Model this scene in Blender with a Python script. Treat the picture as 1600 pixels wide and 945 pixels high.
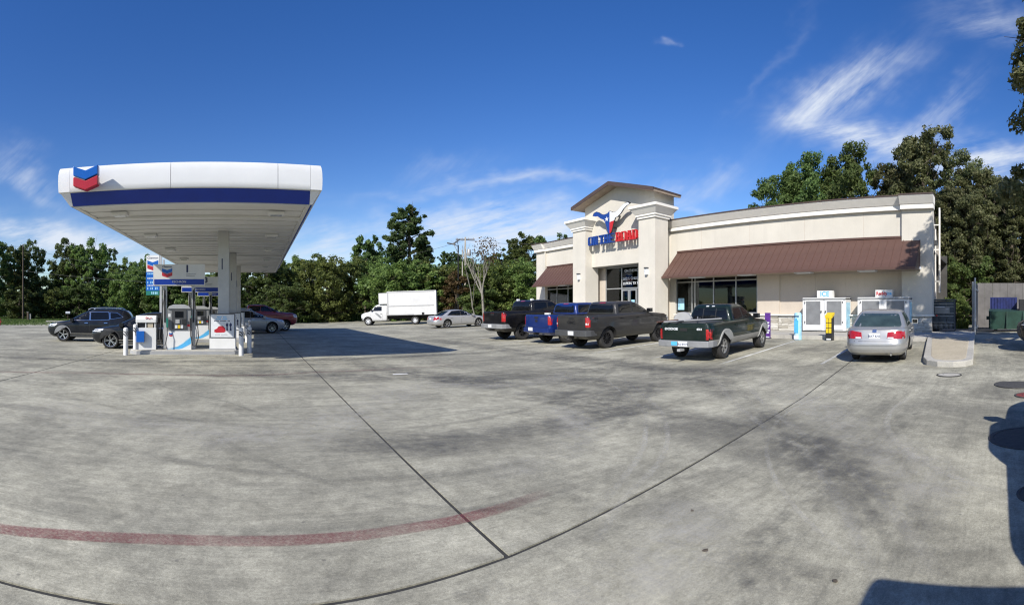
import bpy, bmesh, math, random
import numpy as np
from mathutils import Vector, Matrix

random.seed(7)
R = math.radians
scene = bpy.context.scene
for o in list(bpy.data.objects):
    bpy.data.objects.remove(o)

# ------------------------------------------------------------------ camera (phone panorama: cylindrical projection)
F, HORIZON, AHEAD = 740.0, 484.5, 400.0          # pixels per radian, horizon row, column of the +Y axis in a 1600x945 frame
CAM_H = 1.6
cam_d = bpy.data.cameras.new('camera')
cam = bpy.data.objects.new('camera', cam_d)
scene.collection.objects.link(cam)
cam.location = (0, 0, CAM_H)
cam.rotation_euler = (R(90), 0, -(800 - AHEAD) / F)
cam_d.type = 'PANO'
cam_d.panorama_type = 'CENTRAL_CYLINDRICAL'
cam_d.central_cylindrical_range_u_min = -800 / F
cam_d.central_cylindrical_range_u_max = 800 / F
cam_d.central_cylindrical_range_v_min = -(945 - HORIZON) / F
cam_d.central_cylindrical_range_v_max = HORIZON / F
cam_d.central_cylindrical_radius = 1.0
cam_d.clip_start = 0.05
cam_d.clip_end = 3000
scene.camera = cam

# ------------------------------------------------------------------ sky and sun
TO_SUN = Vector((-1.10, -0.80, 1.0)).normalized()
SUN_EL = math.asin(TO_SUN.z)
SUN_AZ = math.atan2(TO_SUN.x, TO_SUN.y)
world = bpy.data.worlds.new('World')
scene.world = world
world.use_nodes = True
wn, wl = world.node_tree.nodes, world.node_tree.links
wn.clear()
w_out = wn.new('ShaderNodeOutputWorld')
w_bg = wn.new('ShaderNodeBackground')
w_bg.inputs['Strength'].default_value = 0.078
sky = wn.new('ShaderNodeTexSky')
sky.sky_type = 'NISHITA'
sky.sun_disc = False
sky.sun_elevation = SUN_EL
sky.sun_rotation = SUN_AZ
sky.air_density = 1.0
sky.dust_density = 0.4
sky.ozone_density = 2.0
sky.altitude = 100
wl.new(w_bg.outputs[0], w_out.inputs[0])


def wmath(op, a, b=None, c=None):
    n = wn.new('ShaderNodeMath')
    n.operation = op
    for i, v in enumerate((a, b, c)):
        if v is None:
            continue
        if isinstance(v, (int, float)):
            n.inputs[i].default_value = v
        else:
            wl.new(v, n.inputs[i])
    return n.outputs[0]


tc = wn.new('ShaderNodeTexCoord')
sep = wn.new('ShaderNodeSeparateXYZ')
wl.new(tc.outputs['Generated'], sep.inputs[0])
sx, sy, sz = sep.outputs
azi = wmath('ARCTAN2', sx, sy)
tel = wmath('DIVIDE', sz, wmath('MAXIMUM', wmath('SQRT', wmath('ADD', wmath('MULTIPLY', sx, sx), wmath('MULTIPLY', sy, sy))), 0.05))


def wnoise(scale, su, sv, rot, detail=6, rough=0.6, dist=0.0, off=0.0):
    cb = wn.new('ShaderNodeCombineXYZ')
    c, s = math.cos(rot), math.sin(rot)
    u = wmath('ADD', wmath('MULTIPLY', azi, c), wmath('MULTIPLY', tel, s))
    v = wmath('ADD', wmath('MULTIPLY', azi, -s), wmath('MULTIPLY', tel, c))
    wl.new(wmath('MULTIPLY', u, su), cb.inputs[0])
    wl.new(wmath('MULTIPLY', v, sv), cb.inputs[1])
    cb.inputs[2].default_value = off
    n = wn.new('ShaderNodeTexNoise')
    n.inputs['Scale'].default_value = scale
    n.inputs['Detail'].default_value = detail
    n.inputs['Roughness'].default_value = rough
    n.inputs['Distortion'].default_value = dist
    wl.new(cb.outputs[0], n.inputs['Vector'])
    return n.outputs['Fac']


def wnoise_col(su, sv, detail, off):
    cb = wn.new('ShaderNodeCombineXYZ')
    wl.new(wmath('MULTIPLY', azi, su), cb.inputs[0])
    wl.new(wmath('MULTIPLY', tel, sv), cb.inputs[1])
    cb.inputs[2].default_value = off
    n = wn.new('ShaderNodeTexNoise')
    n.inputs['Scale'].default_value = 1.0
    n.inputs['Detail'].default_value = detail
    n.inputs['Roughness'].default_value = 0.6
    wl.new(cb.outputs[0], n.inputs['Vector'])
    s_ = wn.new('ShaderNodeSeparateColor')
    wl.new(n.outputs['Color'], s_.inputs[0])
    return s_.outputs


wc = wnoise_col(4.5, 6.0, 4, 3.1)
azw = wmath('MULTIPLY_ADD', wc[0], 0.26, wmath('SUBTRACT', azi, 0.13))
tew = wmath('MULTIPLY_ADD', wc[1], 0.17, wmath('SUBTRACT', tel, 0.085))
fib = wnoise(1.0, 5.0, 24.0, 0.22, 5, 0.66, 0.0, 1.0)
fib2 = wnoise(1.0, 4.0, 20.0, 0.75, 5, 0.66, 0.0, 4.0)
# cirrus wisps: (azimuth, tan elevation) of the middle, half length, half width, tilt, amount, which fibres
WISPS = [
    (1.245, .470, .135, .046, .60, .80, 1), (1.300, .375, .150, .036, -.16, .75, 0), (1.41, .40, .13, .026, .72, .45, 1),
    (1.53, .305, .19, .036, -.16, .95, 0), (1.58, .62, .12, .03, -.1, .35, 0),
    (.50, .272, .24, .016, .13, .40, 0), (.50, .195, .20, .032, .14, .50, 0), (.38, .30, .10, .02, .2, .16, 1),
    (.90, .270, .10, .022, .25, .30, 1), (.97, .212, .12, .016, -.32, .40, 0), (.60, .165, .16, .035, .05, .62, 0),
    (-.50, .165, .18, .034, -.10, .95, 0), (-.30, .11, .2, .03, -.05, .8, 0), (-.47, .28, .08, .03, -.6, .45, 1),
    (.16, .11, .22, .045, .1, .6, 0), (1.08, .52, .13, .014, .85, .09, 1), (.84, .572, .010, .009, .3, .25, 1), (.42, .15, .26, .04, .05, .45, 0),
    (2.4, .32, .40, .05, .2, .7, 0), (-1.4, .28, .40, .05, -.2, .7, 0), (-2.5, .3, .4, .05, .3, .6, 1)]
total = None
for (a, t, hl, hw, rot, amt, fi) in WISPS:
    c, s = math.cos(rot), math.sin(rot)
    p = wmath('MULTIPLY_ADD', azw, c / hl, wmath('MULTIPLY_ADD', tew, s / hl, -(a * c + t * s) / hl))
    q = wmath('MULTIPLY_ADD', azw, -s / hw, wmath('MULTIPLY_ADD', tew, c / hw, -(t * c - a * s) / hw))
    e = wmath('POWER', math.exp(-1.0), wmath('MULTIPLY_ADD', p, p, wmath('MULTIPLY', q, q)))
    key = wmath('MULTIPLY', e, amt)
    total = [key if k == fi and total is None else None for k in (0, 1)] if total is None else [
        (key if total[k] is None else wmath('ADD', total[k], key)) if k == fi else total[k] for k in (0, 1)]
total = wmath('ADD', *[wmath('MULTIPLY', tk, wmath('MAXIMUM', wmath('MULTIPLY_ADD', fk, 3.4, -1.05), 0.06)) for tk, fk in zip(total, (fib, fib2))])
total = wmath('MINIMUM', wmath('MAXIMUM', total, 0.0), 0.92)
w_mix = wn.new('ShaderNodeMix')
w_mix.data_type = 'RGBA'
wl.new(total, w_mix.inputs['Factor'])
w_hs = wn.new('ShaderNodeHueSaturation')
w_hs.inputs['Saturation'].default_value = 1.36
w_hs.inputs['Hue'].default_value = 0.516
w_hs.inputs['Value'].default_value = 1.32
wl.new(sky.outputs[0], w_hs.inputs['Color'])
wl.new(w_hs.outputs[0], w_mix.inputs['A'])
w_mix.inputs['B'].default_value = (7.0, 7.6, 8.6, 1)
wl.new(w_mix.outputs['Result'], w_bg.inputs['Color'])

sun_d = bpy.data.lights.new('sun', 'SUN')
sun_d.energy = 4.2
sun_d.angle = R(0.5)
sun_d.color = (1.0, 0.955, 0.88)
sun = bpy.data.objects.new('sun', sun_d)
scene.collection.objects.link(sun)
sun.rotation_euler = (-TO_SUN).to_track_quat('-Z', 'Y').to_euler()
sun.location = (-30, -20, 40)
scene.view_settings.view_transform = 'Standard'
scene.view_settings.look = 'None'
scene.view_settings.gamma = 1.0
scene.view_settings.use_curve_mapping = False
scene.view_settings.exposure = 0.5
scene.cycles.max_bounces = 4
scene.cycles.diffuse_bounces = 2
scene.cycles.glossy_bounces = 2
scene.cycles.transmission_bounces = 2
scene.cycles.filter_width = 1.2
scene.cycles.transparent_max_bounces = 10

# ------------------------------------------------------------------ helpers
COL = scene.collection


def zg(x):
    """the lot rises gently towards the store"""
    return 0.03 * min(max(x - 8.0, 0.0), 11.5)


def tag(o, label=None, cat=None, group=None, kind=None):
    if label: o['label'] = label
    if cat: o['category'] = cat
    if group: o['group'] = group
    if kind: o['kind'] = kind
    return o


def empty(name, loc=(0, 0, 0), rz=0.0, label=None, cat=None, group=None):
    o = bpy.data.objects.new(name, None)
    o.empty_display_size = 0.2
    COL.objects.link(o)
    o.location = loc
    o.rotation_euler = (0, 0, rz)
    return tag(o, label, cat, group)


def link(name, me, mat=None, parent=None, loc=None, rz=None):
    o = bpy.data.objects.new(name, me)
    COL.objects.link(o)
    if mat is not None and not me.materials:
        me.materials.append(mat)
    if parent is not None: o.parent = parent
    if loc is not None: o.location = loc
    if rz is not None: o.rotation_euler = (0, 0, rz)
    return o


def bm_obj(name, bm, mat, parent=None, loc=None, rz=None, smooth=None, bevel=0.0):
    if bevel > 0:
        es = [e for e in bm.edges if len(e.link_faces) == 2 and e.calc_face_angle(0) > 0.6]
        bmesh.ops.bevel(bm, geom=es, offset=bevel, segments=2, affect='EDGES', profile=0.5, clamp_overlap=True)
    me = bpy.data.meshes.new(name)
    bm.normal_update()
    bm.to_mesh(me)
    bm.free()
    if smooth is not None:
        me.polygons.foreach_set('use_smooth', [True] * len(me.polygons))
        me.set_sharp_from_angle(angle=R(smooth))
    return link(name, me, mat, parent, loc, rz)


def add_box(bm, x0, x1, y0, y1, z0, z1, mi=0):
    v = [bm.verts.new(p) for p in ((x0, y0, z0), (x1, y0, z0), (x1, y1, z0), (x0, y1, z0), (x0, y0, z1), (x1, y0, z1), (x1, y1, z1), (x0, y1, z1))]
    for f in ((0, 3, 2, 1), (4, 5, 6, 7), (0, 1, 5, 4), (1, 2, 6, 5), (2, 3, 7, 6), (3, 0, 4, 7)):
        bm.faces.new([v[i] for i in f]).material_index = mi
    return v


def box(name, mat, parent, x0, x1, y0, y1, z0, z1, bevel=0.0, **k):
    bm = bmesh.new()
    add_box(bm, min(x0, x1), max(x0, x1), min(y0, y1), max(y0, y1), min(z0, z1), max(z0, z1))
    return bm_obj(name, bm, mat, parent, bevel=bevel, **k)


def add_tube(bm, pts, rad, seg=8, cap=True):
    """tube along points; rad a number or a list"""
    pts = [Vector(p) for p in pts]
    rad = rad if isinstance(rad, (list, tuple)) else [rad] * len(pts)
    rings = []
    up = Vector((0, 0, 1))
    for i, p in enumerate(pts):
        d = (pts[min(i + 1, len(pts) - 1)] - pts[max(i - 1, 0)]).normalized()
        a = d.cross(up)
        if a.length < 1e-3: a = d.cross(Vector((1, 0, 0)))
        a.normalize()
        b = d.cross(a).normalized()
        rings.append([bm.verts.new(p + (a * math.cos(t) + b * math.sin(t)) * rad[i]) for t in [2 * math.pi * k / seg for k in range(seg)]])
    for r0, r1 in zip(rings, rings[1:]):
        for k in range(seg):
            bm.faces.new((r0[k], r0[(k + 1) % seg], r1[(k + 1) % seg], r1[k]))
    if cap:
        bm.faces.new(rings[0][::-1])
        bm.faces.new(rings[-1])


def tube(name, mat, parent, pts, rad, seg=8, smooth=50, **k):
    bm = bmesh.new()
    add_tube(bm, pts, rad, seg)
    bmesh.ops.recalc_face_normals(bm, faces=bm.faces)
    return bm_obj(name, bm, mat, parent, smooth=smooth, **k)


def add_lathe(bm, prof, seg=24, axis='z', mi=0):
    """prof: list of (radius, height)"""
    rings = []
    for r, h in prof:
        ring = []
        for k in range(seg):
            t = 2 * math.pi * k / seg
            c, s = r * math.cos(t), r * math.sin(t)
            ring.append(bm.verts.new((c, s, h) if axis == 'z' else (c, h, s)))
        rings.append(ring)
    for r0, r1 in zip(rings, rings[1:]):
        for k in range(seg):
            bm.faces.new((r0[k], r0[(k + 1) % seg], r1[(k + 1) % seg], r1[k])).material_index = mi
    for ring in (rings[0], rings[-1]):
        try: bm.faces.new(ring).material_index = mi
        except ValueError: pass
    bmesh.ops.recalc_face_normals(bm, faces=bm.faces)


def lathe(name, mat, parent, prof, seg=24, axis='z', smooth=40, **k):
    bm = bmesh.new()
    add_lathe(bm, prof, seg, axis)
    return bm_obj(name, bm, mat, parent, smooth=smooth, **k)


def add_prism(bm, poly, h0, h1, to3):
    """polygon (u,v) extruded from h0 to h1; to3(u,v,h) -> xyz"""
    a = [bm.verts.new(to3(u, v, h0)) for u, v in poly]
    b = [bm.verts.new(to3(u, v, h1)) for u, v in poly]
    bm.faces.new(a[::-1])
    bm.faces.new(b)
    n = len(poly)
    for i in range(n):
        bm.faces.new((a[i], a[(i + 1) % n], b[(i + 1) % n], b[i]))
    bmesh.ops.recalc_face_normals(bm, faces=bm.faces)


def prism(name, mat, parent, poly, h0, h1, to3, **k):
    bm = bmesh.new()
    add_prism(bm, poly, h0, h1, to3)
    return bm_obj(name, bm, mat, parent, **k)


def text(name, s, mat, parent, size, to_world, extrude=0.004, bold=0.0, align='CENTER', squeeze=1.0):
    """lettering as mesh; to_world: Matrix placing the XY plane of the text"""
    cu = bpy.data.curves.new('text', 'FONT')
    cu.body = s
    cu.size = size
    cu.extrude = extrude
    cu.offset = bold
    cu.align_x = align
    cu.align_y = 'CENTER'
    cu.resolution_u = 3
    tmp = bpy.data.objects.new('tmp', cu)
    me = bpy.data.meshes.new_from_object(tmp)
    bpy.data.objects.remove(tmp)
    bpy.data.curves.remove(cu)
    me.transform(to_world @ Matrix.Diagonal((squeeze, 1, 1, 1)))
    me.name = name
    return link(name, me, mat, parent)


def frame_mx(origin, right, up):
    right, up = Vector(right).normalized(), Vector(up).normalized()
    n = right.cross(up)
    m = Matrix((right, up, n)).transposed().to_4x4()
    m.translation = Vector(origin)
    return m


# ------------------------------------------------------------------ materials
def nodes_of(name):
    m = bpy.data.materials.new(name)
    m.use_nodes = True
    nt = m.node_tree
    return m, nt, nt.nodes['Principled BSDF']


def ramp(nt, fac, stops):
    r = nt.nodes.new('ShaderNodeValToRGB')
    nt.links.new(fac, r.inputs[0])
    els = r.color_ramp.elements
    while len(els) < len(stops): els.new(0.5)
    for e, (p, c) in zip(els, stops):
        e.position = p
        e.color = (c, c, c, 1) if isinstance(c, (int, float)) else (*c, 1)
    return r.outputs[0]


def noise(nt, scale, detail=4, rough=0.55, vec=None, dist=0.0, coord='Object'):
    n = nt.nodes.new('ShaderNodeTexNoise')
    n.inputs['Scale'].default_value = scale
    n.inputs['Detail'].default_value = detail
    n.inputs['Roughness'].default_value = rough
    n.inputs['Distortion'].default_value = dist
    if vec is None:
        t = nt.nodes.new('ShaderNodeTexCoord')
        vec = t.outputs[coord]
    nt.links.new(vec, n.inputs['Vector'])
    return n.outputs['Fac']


def mixc(nt, fac, a, b, mode='MIX'):
    n = nt.nodes.new('ShaderNodeMix')
    n.data_type = 'RGBA'
    n.blend_type = mode
    for sock, v in ((n.inputs['Factor'], fac), (n.inputs['A'], a), (n.inputs['B'], b)):
        if isinstance(v, (int, float)): sock.default_value = v
        elif isinstance(v, tuple): sock.default_value = (*v[:3], 1)
        else: nt.links.new(v, sock)
    return n.outputs['Result']


def mth(nt, op, a, b=None, c=None):
    n = nt.nodes.new('ShaderNodeMath')
    n.operation = op
    for i, v in enumerate((a, b, c)):
        if v is None: continue
        if isinstance(v, (int, float)): n.inputs[i].default_value = v
        else: nt.links.new(v, n.inputs[i])
    return n.outputs[0]


def bump(nt, b, h, strength=0.2, dist=0.01):
    n = nt.nodes.new('ShaderNodeBump')
    n.inputs['Strength'].default_value = strength
    n.inputs['Distance'].default_value = dist
    nt.links.new(h, n.inputs['Height'])
    nt.links.new(n.outputs[0], b.inputs['Normal'])


def surf(name, col, rough=0.6, metal=0.0, vary=0.12, scale=3.0, bumps=0.0, bscale=60, coat=0.0, spec=0.5):
    """plain surface with dirt-like colour variation"""
    m, nt, b = nodes_of(name)
    f = noise(nt, scale, 5, 0.6)
    lo = tuple(max(c * (1 - vary), 0) for c in col)
    hi = tuple(min(c * (1 + vary), 1) for c in col)
    nt.links.new(ramp(nt, f, [(0.3, lo), (0.7, hi)]), b.inputs['Base Color'])
    b.inputs['Roughness'].default_value = rough
    b.inputs['Metallic'].default_value = metal
    b.inputs['Specular IOR Level'].default_value = spec
    b.inputs['Coat Weight'].default_value = coat
    b.inputs['Coat Roughness'].default_value = 0.04
    if bumps > 0: bump(nt, b, noise(nt, bscale, 3), bumps, 0.01)
    return m


def carpaint(name, col, metal=0.35, rough=0.35):
    m, nt, b = nodes_of(name)
    d = noise(nt, 2.2, 5, 0.65)
    dust = ramp(nt, d, [(0.35, 0.0), (0.8, 0.14 if max(col) > .2 else .035)])
    nt.links.new(mixc(nt, dust, col, (0.30, 0.28, 0.25)), b.inputs['Base Color'])
    b.inputs['Metallic'].default_value = metal
    nt.links.new(ramp(nt, d, [(0.3, rough), (0.8, rough + 0.2)]), b.inputs['Roughness'])
    b.inputs['Specular IOR Level'].default_value = 0.5 if max(col) > .1 else 0.15
    b.inputs['Coat Weight'].default_value = 0.8 if max(col) > .1 else 0.6
    b.inputs['Coat Roughness'].default_value = 0.06
    return m


def emit(name, col, strength):
    m, nt, b = nodes_of(name)
    b.inputs['Base Color'].default_value = (*col, 1)
    b.inputs['Emission Color'].default_value = (*col, 1)
    b.inputs['Emission Strength'].default_value = strength
    return m


def foliage(name, c_dark, c_mid, c_light, scale=0.35):
    m, nt, b = nodes_of(name)
    oi = nt.nodes.new('ShaderNodeObjectInfo')
    geo = nt.nodes.new('ShaderNodeNewGeometry')
    f = noise(nt, scale, 3, 0.6)
    g = mth(nt, 'ADD', mth(nt, 'MULTIPLY', f, 0.55), mth(nt, 'MULTIPLY', geo.outputs['Random Per Island'], 0.45))
    col = ramp(nt, g, [(0.25, c_dark), (0.5, c_mid), (0.78, c_light)])
    hs = nt.nodes.new('ShaderNodeHueSaturation')
    nt.links.new(col, hs.inputs['Color'])
    nt.links.new(mth(nt, 'MULTIPLY_ADD', oi.outputs['Random'], 0.05, 0.475), hs.inputs['Hue'])
    nt.links.new(mth(nt, 'MULTIPLY_ADD', oi.outputs['Random'], 0.5, 0.8), hs.inputs['Value'])
    nt.links.new(hs.outputs[0], b.inputs['Base Color'])
    b.inputs['Roughness'].default_value = 0.55
    b.inputs['Specular IOR Level'].default_value = 0.3
    tr = nt.nodes.new('ShaderNodeBsdfTranslucent')
    nt.links.new(hs.outputs[0], tr.inputs['Color'])
    mx = nt.nodes.new('ShaderNodeMixShader')
    mx.inputs[0].default_value = 0.48
    nt.links.new(b.outputs[0], mx.inputs[1])
    nt.links.new(tr.outputs[0], mx.inputs[2])
    nt.links.new(mx.outputs[0], nt.nodes['Material Output'].inputs[0])
    return m


def concrete(name, base, light, dark, stains=1.0):
    m, nt, b = nodes_of(name)
    geo = nt.nodes.new('ShaderNodeNewGeometry')
    P = geo.outputs['Position']
    big = noise(nt, 0.22, 5, 0.6, P, 0.6)
    mid = noise(nt, 1.1, 8, 0.72, P, 0.4)
    small = noise(nt, 7.0, 6, 0.75, P, 0.3)
    grain = noise(nt, 42.0, 4, 0.8, P)

    def stretched(sx_, sy_, rot, scale):
        mp = nt.nodes.new('ShaderNodeMapping')
        mp.inputs['Scale'].default_value = (sx_, sy_, 1.0)
        mp.inputs['Rotation'].default_value = (0, 0, rot)
        nt.links.new(P, mp.inputs['Vector'])
        return noise(nt, scale, 6, 0.7, mp.outputs[0], 0.2)
    streak = stretched(0.10, 1.0, -0.12, 1.7)          # traffic along the pumps
    broom = stretched(0.05, 1.0, -0.12, 26.0)          # broomed finish
    sweep = stretched(1.0, 0.16, 0.5, 0.9)             # traffic towards the street
    c = mixc(nt, ramp(nt, mid, [(0.30, 0.0), (0.68, 1.0)]), base, light)
    c = mixc(nt, mth(nt, 'MULTIPLY', ramp(nt, big, [(0.40, 0.0), (0.64, 1.0)]), 0.62 * stains), c, dark)
    c = mixc(nt, mth(nt, 'MULTIPLY', ramp(nt, streak, [(0.47, 0.0), (0.70, 1.0)]), 0.68 * stains), c, dark)
    c = mixc(nt, mth(nt, 'MULTIPLY', ramp(nt, sweep, [(0.54, 0.0), (0.74, 1.0)]), 0.5 * stains), c, dark)
    patchy = noise(nt, 0.6, 7, 0.68, P, 0.8)
    c = mixc(nt, mth(nt, 'MULTIPLY', ramp(nt, patchy, [(0.46, 0.0), (0.66, 1.0)]), 0.5 * stains), c, dark)
    dust = noise(nt, 0.35, 6, 0.7, P, 1.2)
    c = mixc(nt, mth(nt, 'MULTIPLY', ramp(nt, dust, [(0.50, 0.0), (0.72, 1.0)]), 0.65), c, light)
    vor = nt.nodes.new('ShaderNodeTexVoronoi')
    vor.inputs['Scale'].default_value = 0.8
    nt.links.new(P, vor.inputs['Vector'])
    drip = ramp(nt, mth(nt, 'ADD', vor.outputs['Distance'], mth(nt, 'MULTIPLY', small, 0.06)), [(0.045, 1.0), (0.085, 0.0)])
    c = mixc(nt, mth(nt, 'MULTIPLY', drip, 0.6 * stains), c, (0.06, 0.06, 0.058))
    vor2 = nt.nodes.new('ShaderNodeTexVoronoi')
    vor2.inputs['Scale'].default_value = 3.1
    nt.links.new(P, vor2.inputs['Vector'])
    c = mixc(nt, mth(nt, 'MULTIPLY', ramp(nt, vor2.outputs['Distance'], [(0.03, 1.0), (0.06, 0.0)]), 0.5 * stains), c, (0.09, 0.085, 0.08))
    q = 1.0 if stains >= 1 else 0.35
    c = mixc(nt, q, c, ramp(nt, small, [(0.28, 0.70), (0.72, 1.26)]), 'MULTIPLY')
    c = mixc(nt, q, c, ramp(nt, broom, [(0.25, 0.86), (0.75, 1.12)]), 'MULTIPLY')
    c = mixc(nt, q, c, ramp(nt, grain, [(0.28, 0.70), (0.72, 1.26)]), 'MULTIPLY')
    c = mixc(nt, 1.0, c, ramp(nt, noise(nt, 150, 2, 0.6, P), [(0.3, 0.78), (0.7, 1.2)]), 'MULTIPLY')
    nt.links.new(c, b.inputs['Base Color'])
    b.inputs['Roughness'].default_value = 0.85
    b.inputs['Specular IOR Level'].default_value = 0.3
    bump(nt, b, mth(nt, 'ADD', grain, mth(nt, 'MULTIPLY', broom, 0.5)), 0.35, 0.008)
    return m


def worn(name, col, lo=0.42, hi=0.62, scale=14, stretch=(1, 1, 1), opacity=1.0, soft=0.35):
    """paint or rubber that is partly worn off what it lies on"""
    m, nt, b = nodes_of(name)
    b.inputs['Base Color'].default_value = (*col, 1)
    b.inputs['Roughness'].default_value = 0.8
    geo = nt.nodes.new('ShaderNodeNewGeometry')
    mp = nt.nodes.new('ShaderNodeMapping')
    mp.inputs['Scale'].default_value = stretch
    nt.links.new(geo.outputs['Position'], mp.inputs['Vector'])
    a = ramp(nt, noise(nt, scale, 6, 0.7, mp.outputs[0]), [(lo, 0.0), (hi, opacity)])
    big = ramp(nt, noise(nt, 0.8, 3, 0.5, geo.outputs['Position']), [(0.3, 0.25), (0.6, 1.0)])
    uv = nt.nodes.new('ShaderNodeUVMap')
    sp = nt.nodes.new('ShaderNodeSeparateXYZ')
    nt.links.new(uv.outputs[0], sp.inputs[0])
    # v runs across the mark 0..1: soft edges; u runs along it
    edge = ramp(nt, mth(nt, 'ABSOLUTE', mth(nt, 'MULTIPLY_ADD', sp.outputs[1], 2.0, -1.0)), [(soft, 1.0), (1.0, 0.0)])
    ends = ramp(nt, mth(nt, 'ABSOLUTE', mth(nt, 'MULTIPLY_ADD', sp.outputs[0], 2.0, -1.0)), [(0.7, 1.0), (1.0, 0.0)])
    nt.links.new(mth(nt, 'MULTIPLY', mth(nt, 'MULTIPLY', a, big), mth(nt, 'MULTIPLY', edge, ends)), b.inputs['Alpha'])
    return m


M = {}
M['concrete'] = concrete('forecourt_concrete', (0.325, 0.308, 0.236), (0.53, 0.505, 0.395), (0.145, 0.140, 0.115))
M['kerb'] = concrete('kerb_concrete', (0.42, 0.40, 0.35), (0.52, 0.50, 0.44), (0.24, 0.23, 0.21), 0.5)
M['beige_concrete'] = concrete('beige_concrete', (0.44, 0.385, 0.28), (0.50, 0.44, 0.33), (0.32, 0.28, 0.21), 0.4)
M['joint'] = surf('joint_sealant', (0.035, 0.035, 0.033), 0.9, vary=0.3, scale=9)
M['red_paint'] = worn('worn_red_paint', (0.25, 0.050, 0.062), 0.25, 0.68, 46, (1, 1, 1), 0.66, 0.82)
M['white_mark'] = worn('worn_white_paint', (0.72, 0.72, 0.68), 0.10, 0.50, 9, (1, 1, 1), 1.0, 0.92)
M['tyre_dark'] = worn('tyre_rubber_mark', (0.085, 0.085, 0.08), 0.32, 0.8, 14, (1, 1, 1), 0.36)
M['tyre_pale'] = worn('tyre_dust_mark', (0.60, 0.58, 0.50), 0.28, 0.68, 14, (1, 1, 1), 0.62)
M['lane'] = worn('polished_lane', (0.12, 0.118, 0.11), 0.30, 0.72, 3.0, (1, 1, 1), 0.68)
M['pale_lane'] = worn('dusty_lane', (0.50, 0.48, 0.42), 0.36, 0.72, 3.5, (1, 1, 1), 0.62)
M['stain'] = worn('oil_stain', (0.10, 0.10, 0.095), 0.40, 0.75, 4.5, (1, 1, 1), 0.5)
M['grass'] = surf('grass_ground', (0.07, 0.10, 0.028), 0.9, vary=0.5, scale=0.6, bumps=0.6, bscale=20)
M['blade'] = foliage('grass_blades', (0.05, 0.085, 0.018), (0.08, 0.13, 0.028), (0.16, 0.19, 0.06), 0.3)
M['asphalt'] = surf('asphalt', (0.06, 0.06, 0.06), 0.9, vary=0.2, scale=4, bumps=0.3)
M['white'] = surf('white_metal_panel', (0.74, 0.74, 0.73), 0.38, vary=0.04, scale=1.0)
M['white_flat'] = surf('white_enamel', (0.70, 0.70, 0.685), 0.5, vary=0.05, scale=2)
M['soffit'] = surf('soffit_white', (0.74, 0.73, 0.69), 0.5, vary=0.06, scale=0.7)
M['blue'] = surf('blue_panel', (0.002, 0.030, 0.27), 0.35, vary=0.08)
M['logo_blue'] = surf('emblem_blue', (0.004, 0.10, 0.42), 0.3, vary=0.06)
M['logo_red'] = surf('emblem_red', (0.42, 0.018, 0.03), 0.3, vary=0.06)
M['sign_green'] = surf('sign_green', (0.01, 0.16, 0.12), 0.4)
M['navy'] = surf('navy_ink', (0.012, 0.02, 0.08), 0.5)
M['grey_ink'] = surf('grey_ink', (0.12, 0.13, 0.15), 0.5)
M['sky_ink'] = surf('light_blue_ink', (0.09, 0.42, 0.75), 0.45)
M['cyan_film'] = surf('pale_blue_film', (0.35, 0.62, 0.80), 0.35, vary=0.3, scale=5)
M['galv'] = surf('grey_steel', (0.42, 0.42, 0.42), 0.45, 0.3, vary=0.08)
M['grey_panel'] = surf('grey_sign_panel', (0.60, 0.60, 0.59), 0.4, vary=0.05)
M['dark_grey'] = surf('dark_grey_plastic', (0.06, 0.062, 0.065), 0.5)
M['mid_grey'] = surf('mid_grey_plastic', (0.22, 0.225, 0.23), 0.5)
M['black'] = surf('black_plastic', (0.018, 0.018, 0.019), 0.5)
M['rubber'] = surf('tyre_rubber', (0.028, 0.027, 0.026), 0.85, vary=0.25, scale=12, bumps=0.3, bscale=50)
M['well'] = surf('wheel_well', (0.012, 0.012, 0.012), 0.9)
M['alloy'] = surf('alloy_rim', (0.55, 0.55, 0.55), 0.3, 0.85, vary=0.1)
M['black_alloy'] = surf('black_alloy', (0.03, 0.03, 0.032), 0.35, 0.5)
M['chrome'] = surf('chrome', (0.7, 0.7, 0.7), 0.18, 1.0, vary=0.1)
M['tint'] = surf('tinted_car_glass', (0.006, 0.007, 0.008), 0.05, vary=0.2, spec=0.45)
M['green_glass'] = surf('green_tint_car_glass', (0.035, 0.055, 0.055), 0.06, vary=0.35, scale=2.5, spec=0.6)
M['tail_red'] = surf('tail_light_red', (0.33, 0.012, 0.014), 0.12, vary=0.25, scale=12, coat=0.6)
M['lens'] = surf('clear_lens', (0.62, 0.64, 0.66), 0.1, vary=0.2, scale=10, coat=0.6)
M['amber'] = surf('amber_lens', (0.55, 0.16, 0.02), 0.15)
M['plate'] = surf('licence_plate_white', (0.66, 0.68, 0.70), 0.4, vary=0.08, scale=9)
M['stucco'] = surf('cream_stucco', (0.70, 0.65, 0.57), 0.85, vary=0.05, scale=0.6, bumps=0.25, bscale=90)
M['stucco_tan'] = surf('tan_stucco', (0.61, 0.525, 0.435), 0.85, vary=0.05, scale=0.6, bumps=0.25, bscale=90)
M['trim_white'] = surf('white_cornice', (0.76, 0.73, 0.67), 0.7, vary=0.04)
M['brown_metal'] = surf('brown_standing_seam', (0.098, 0.052, 0.040), 0.55, vary=0.10, scale=1.5)
M['brown_dark'] = surf('dark_brown_trim', (0.075, 0.05, 0.042), 0.5)
M['eave'] = surf('tan_soffit', (0.30, 0.235, 0.175), 0.7)
M['stone'] = None
M['mortar'] = surf('mortar', (0.32, 0.30, 0.27), 0.9)
M['block'] = None
M['alu'] = surf('aluminium_frame', (0.42, 0.43, 0.43), 0.4, 0.5)
M['interior'] = surf('shop_interior', (0.05, 0.048, 0.045), 0.8, vary=0.4, scale=0.8)
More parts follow.
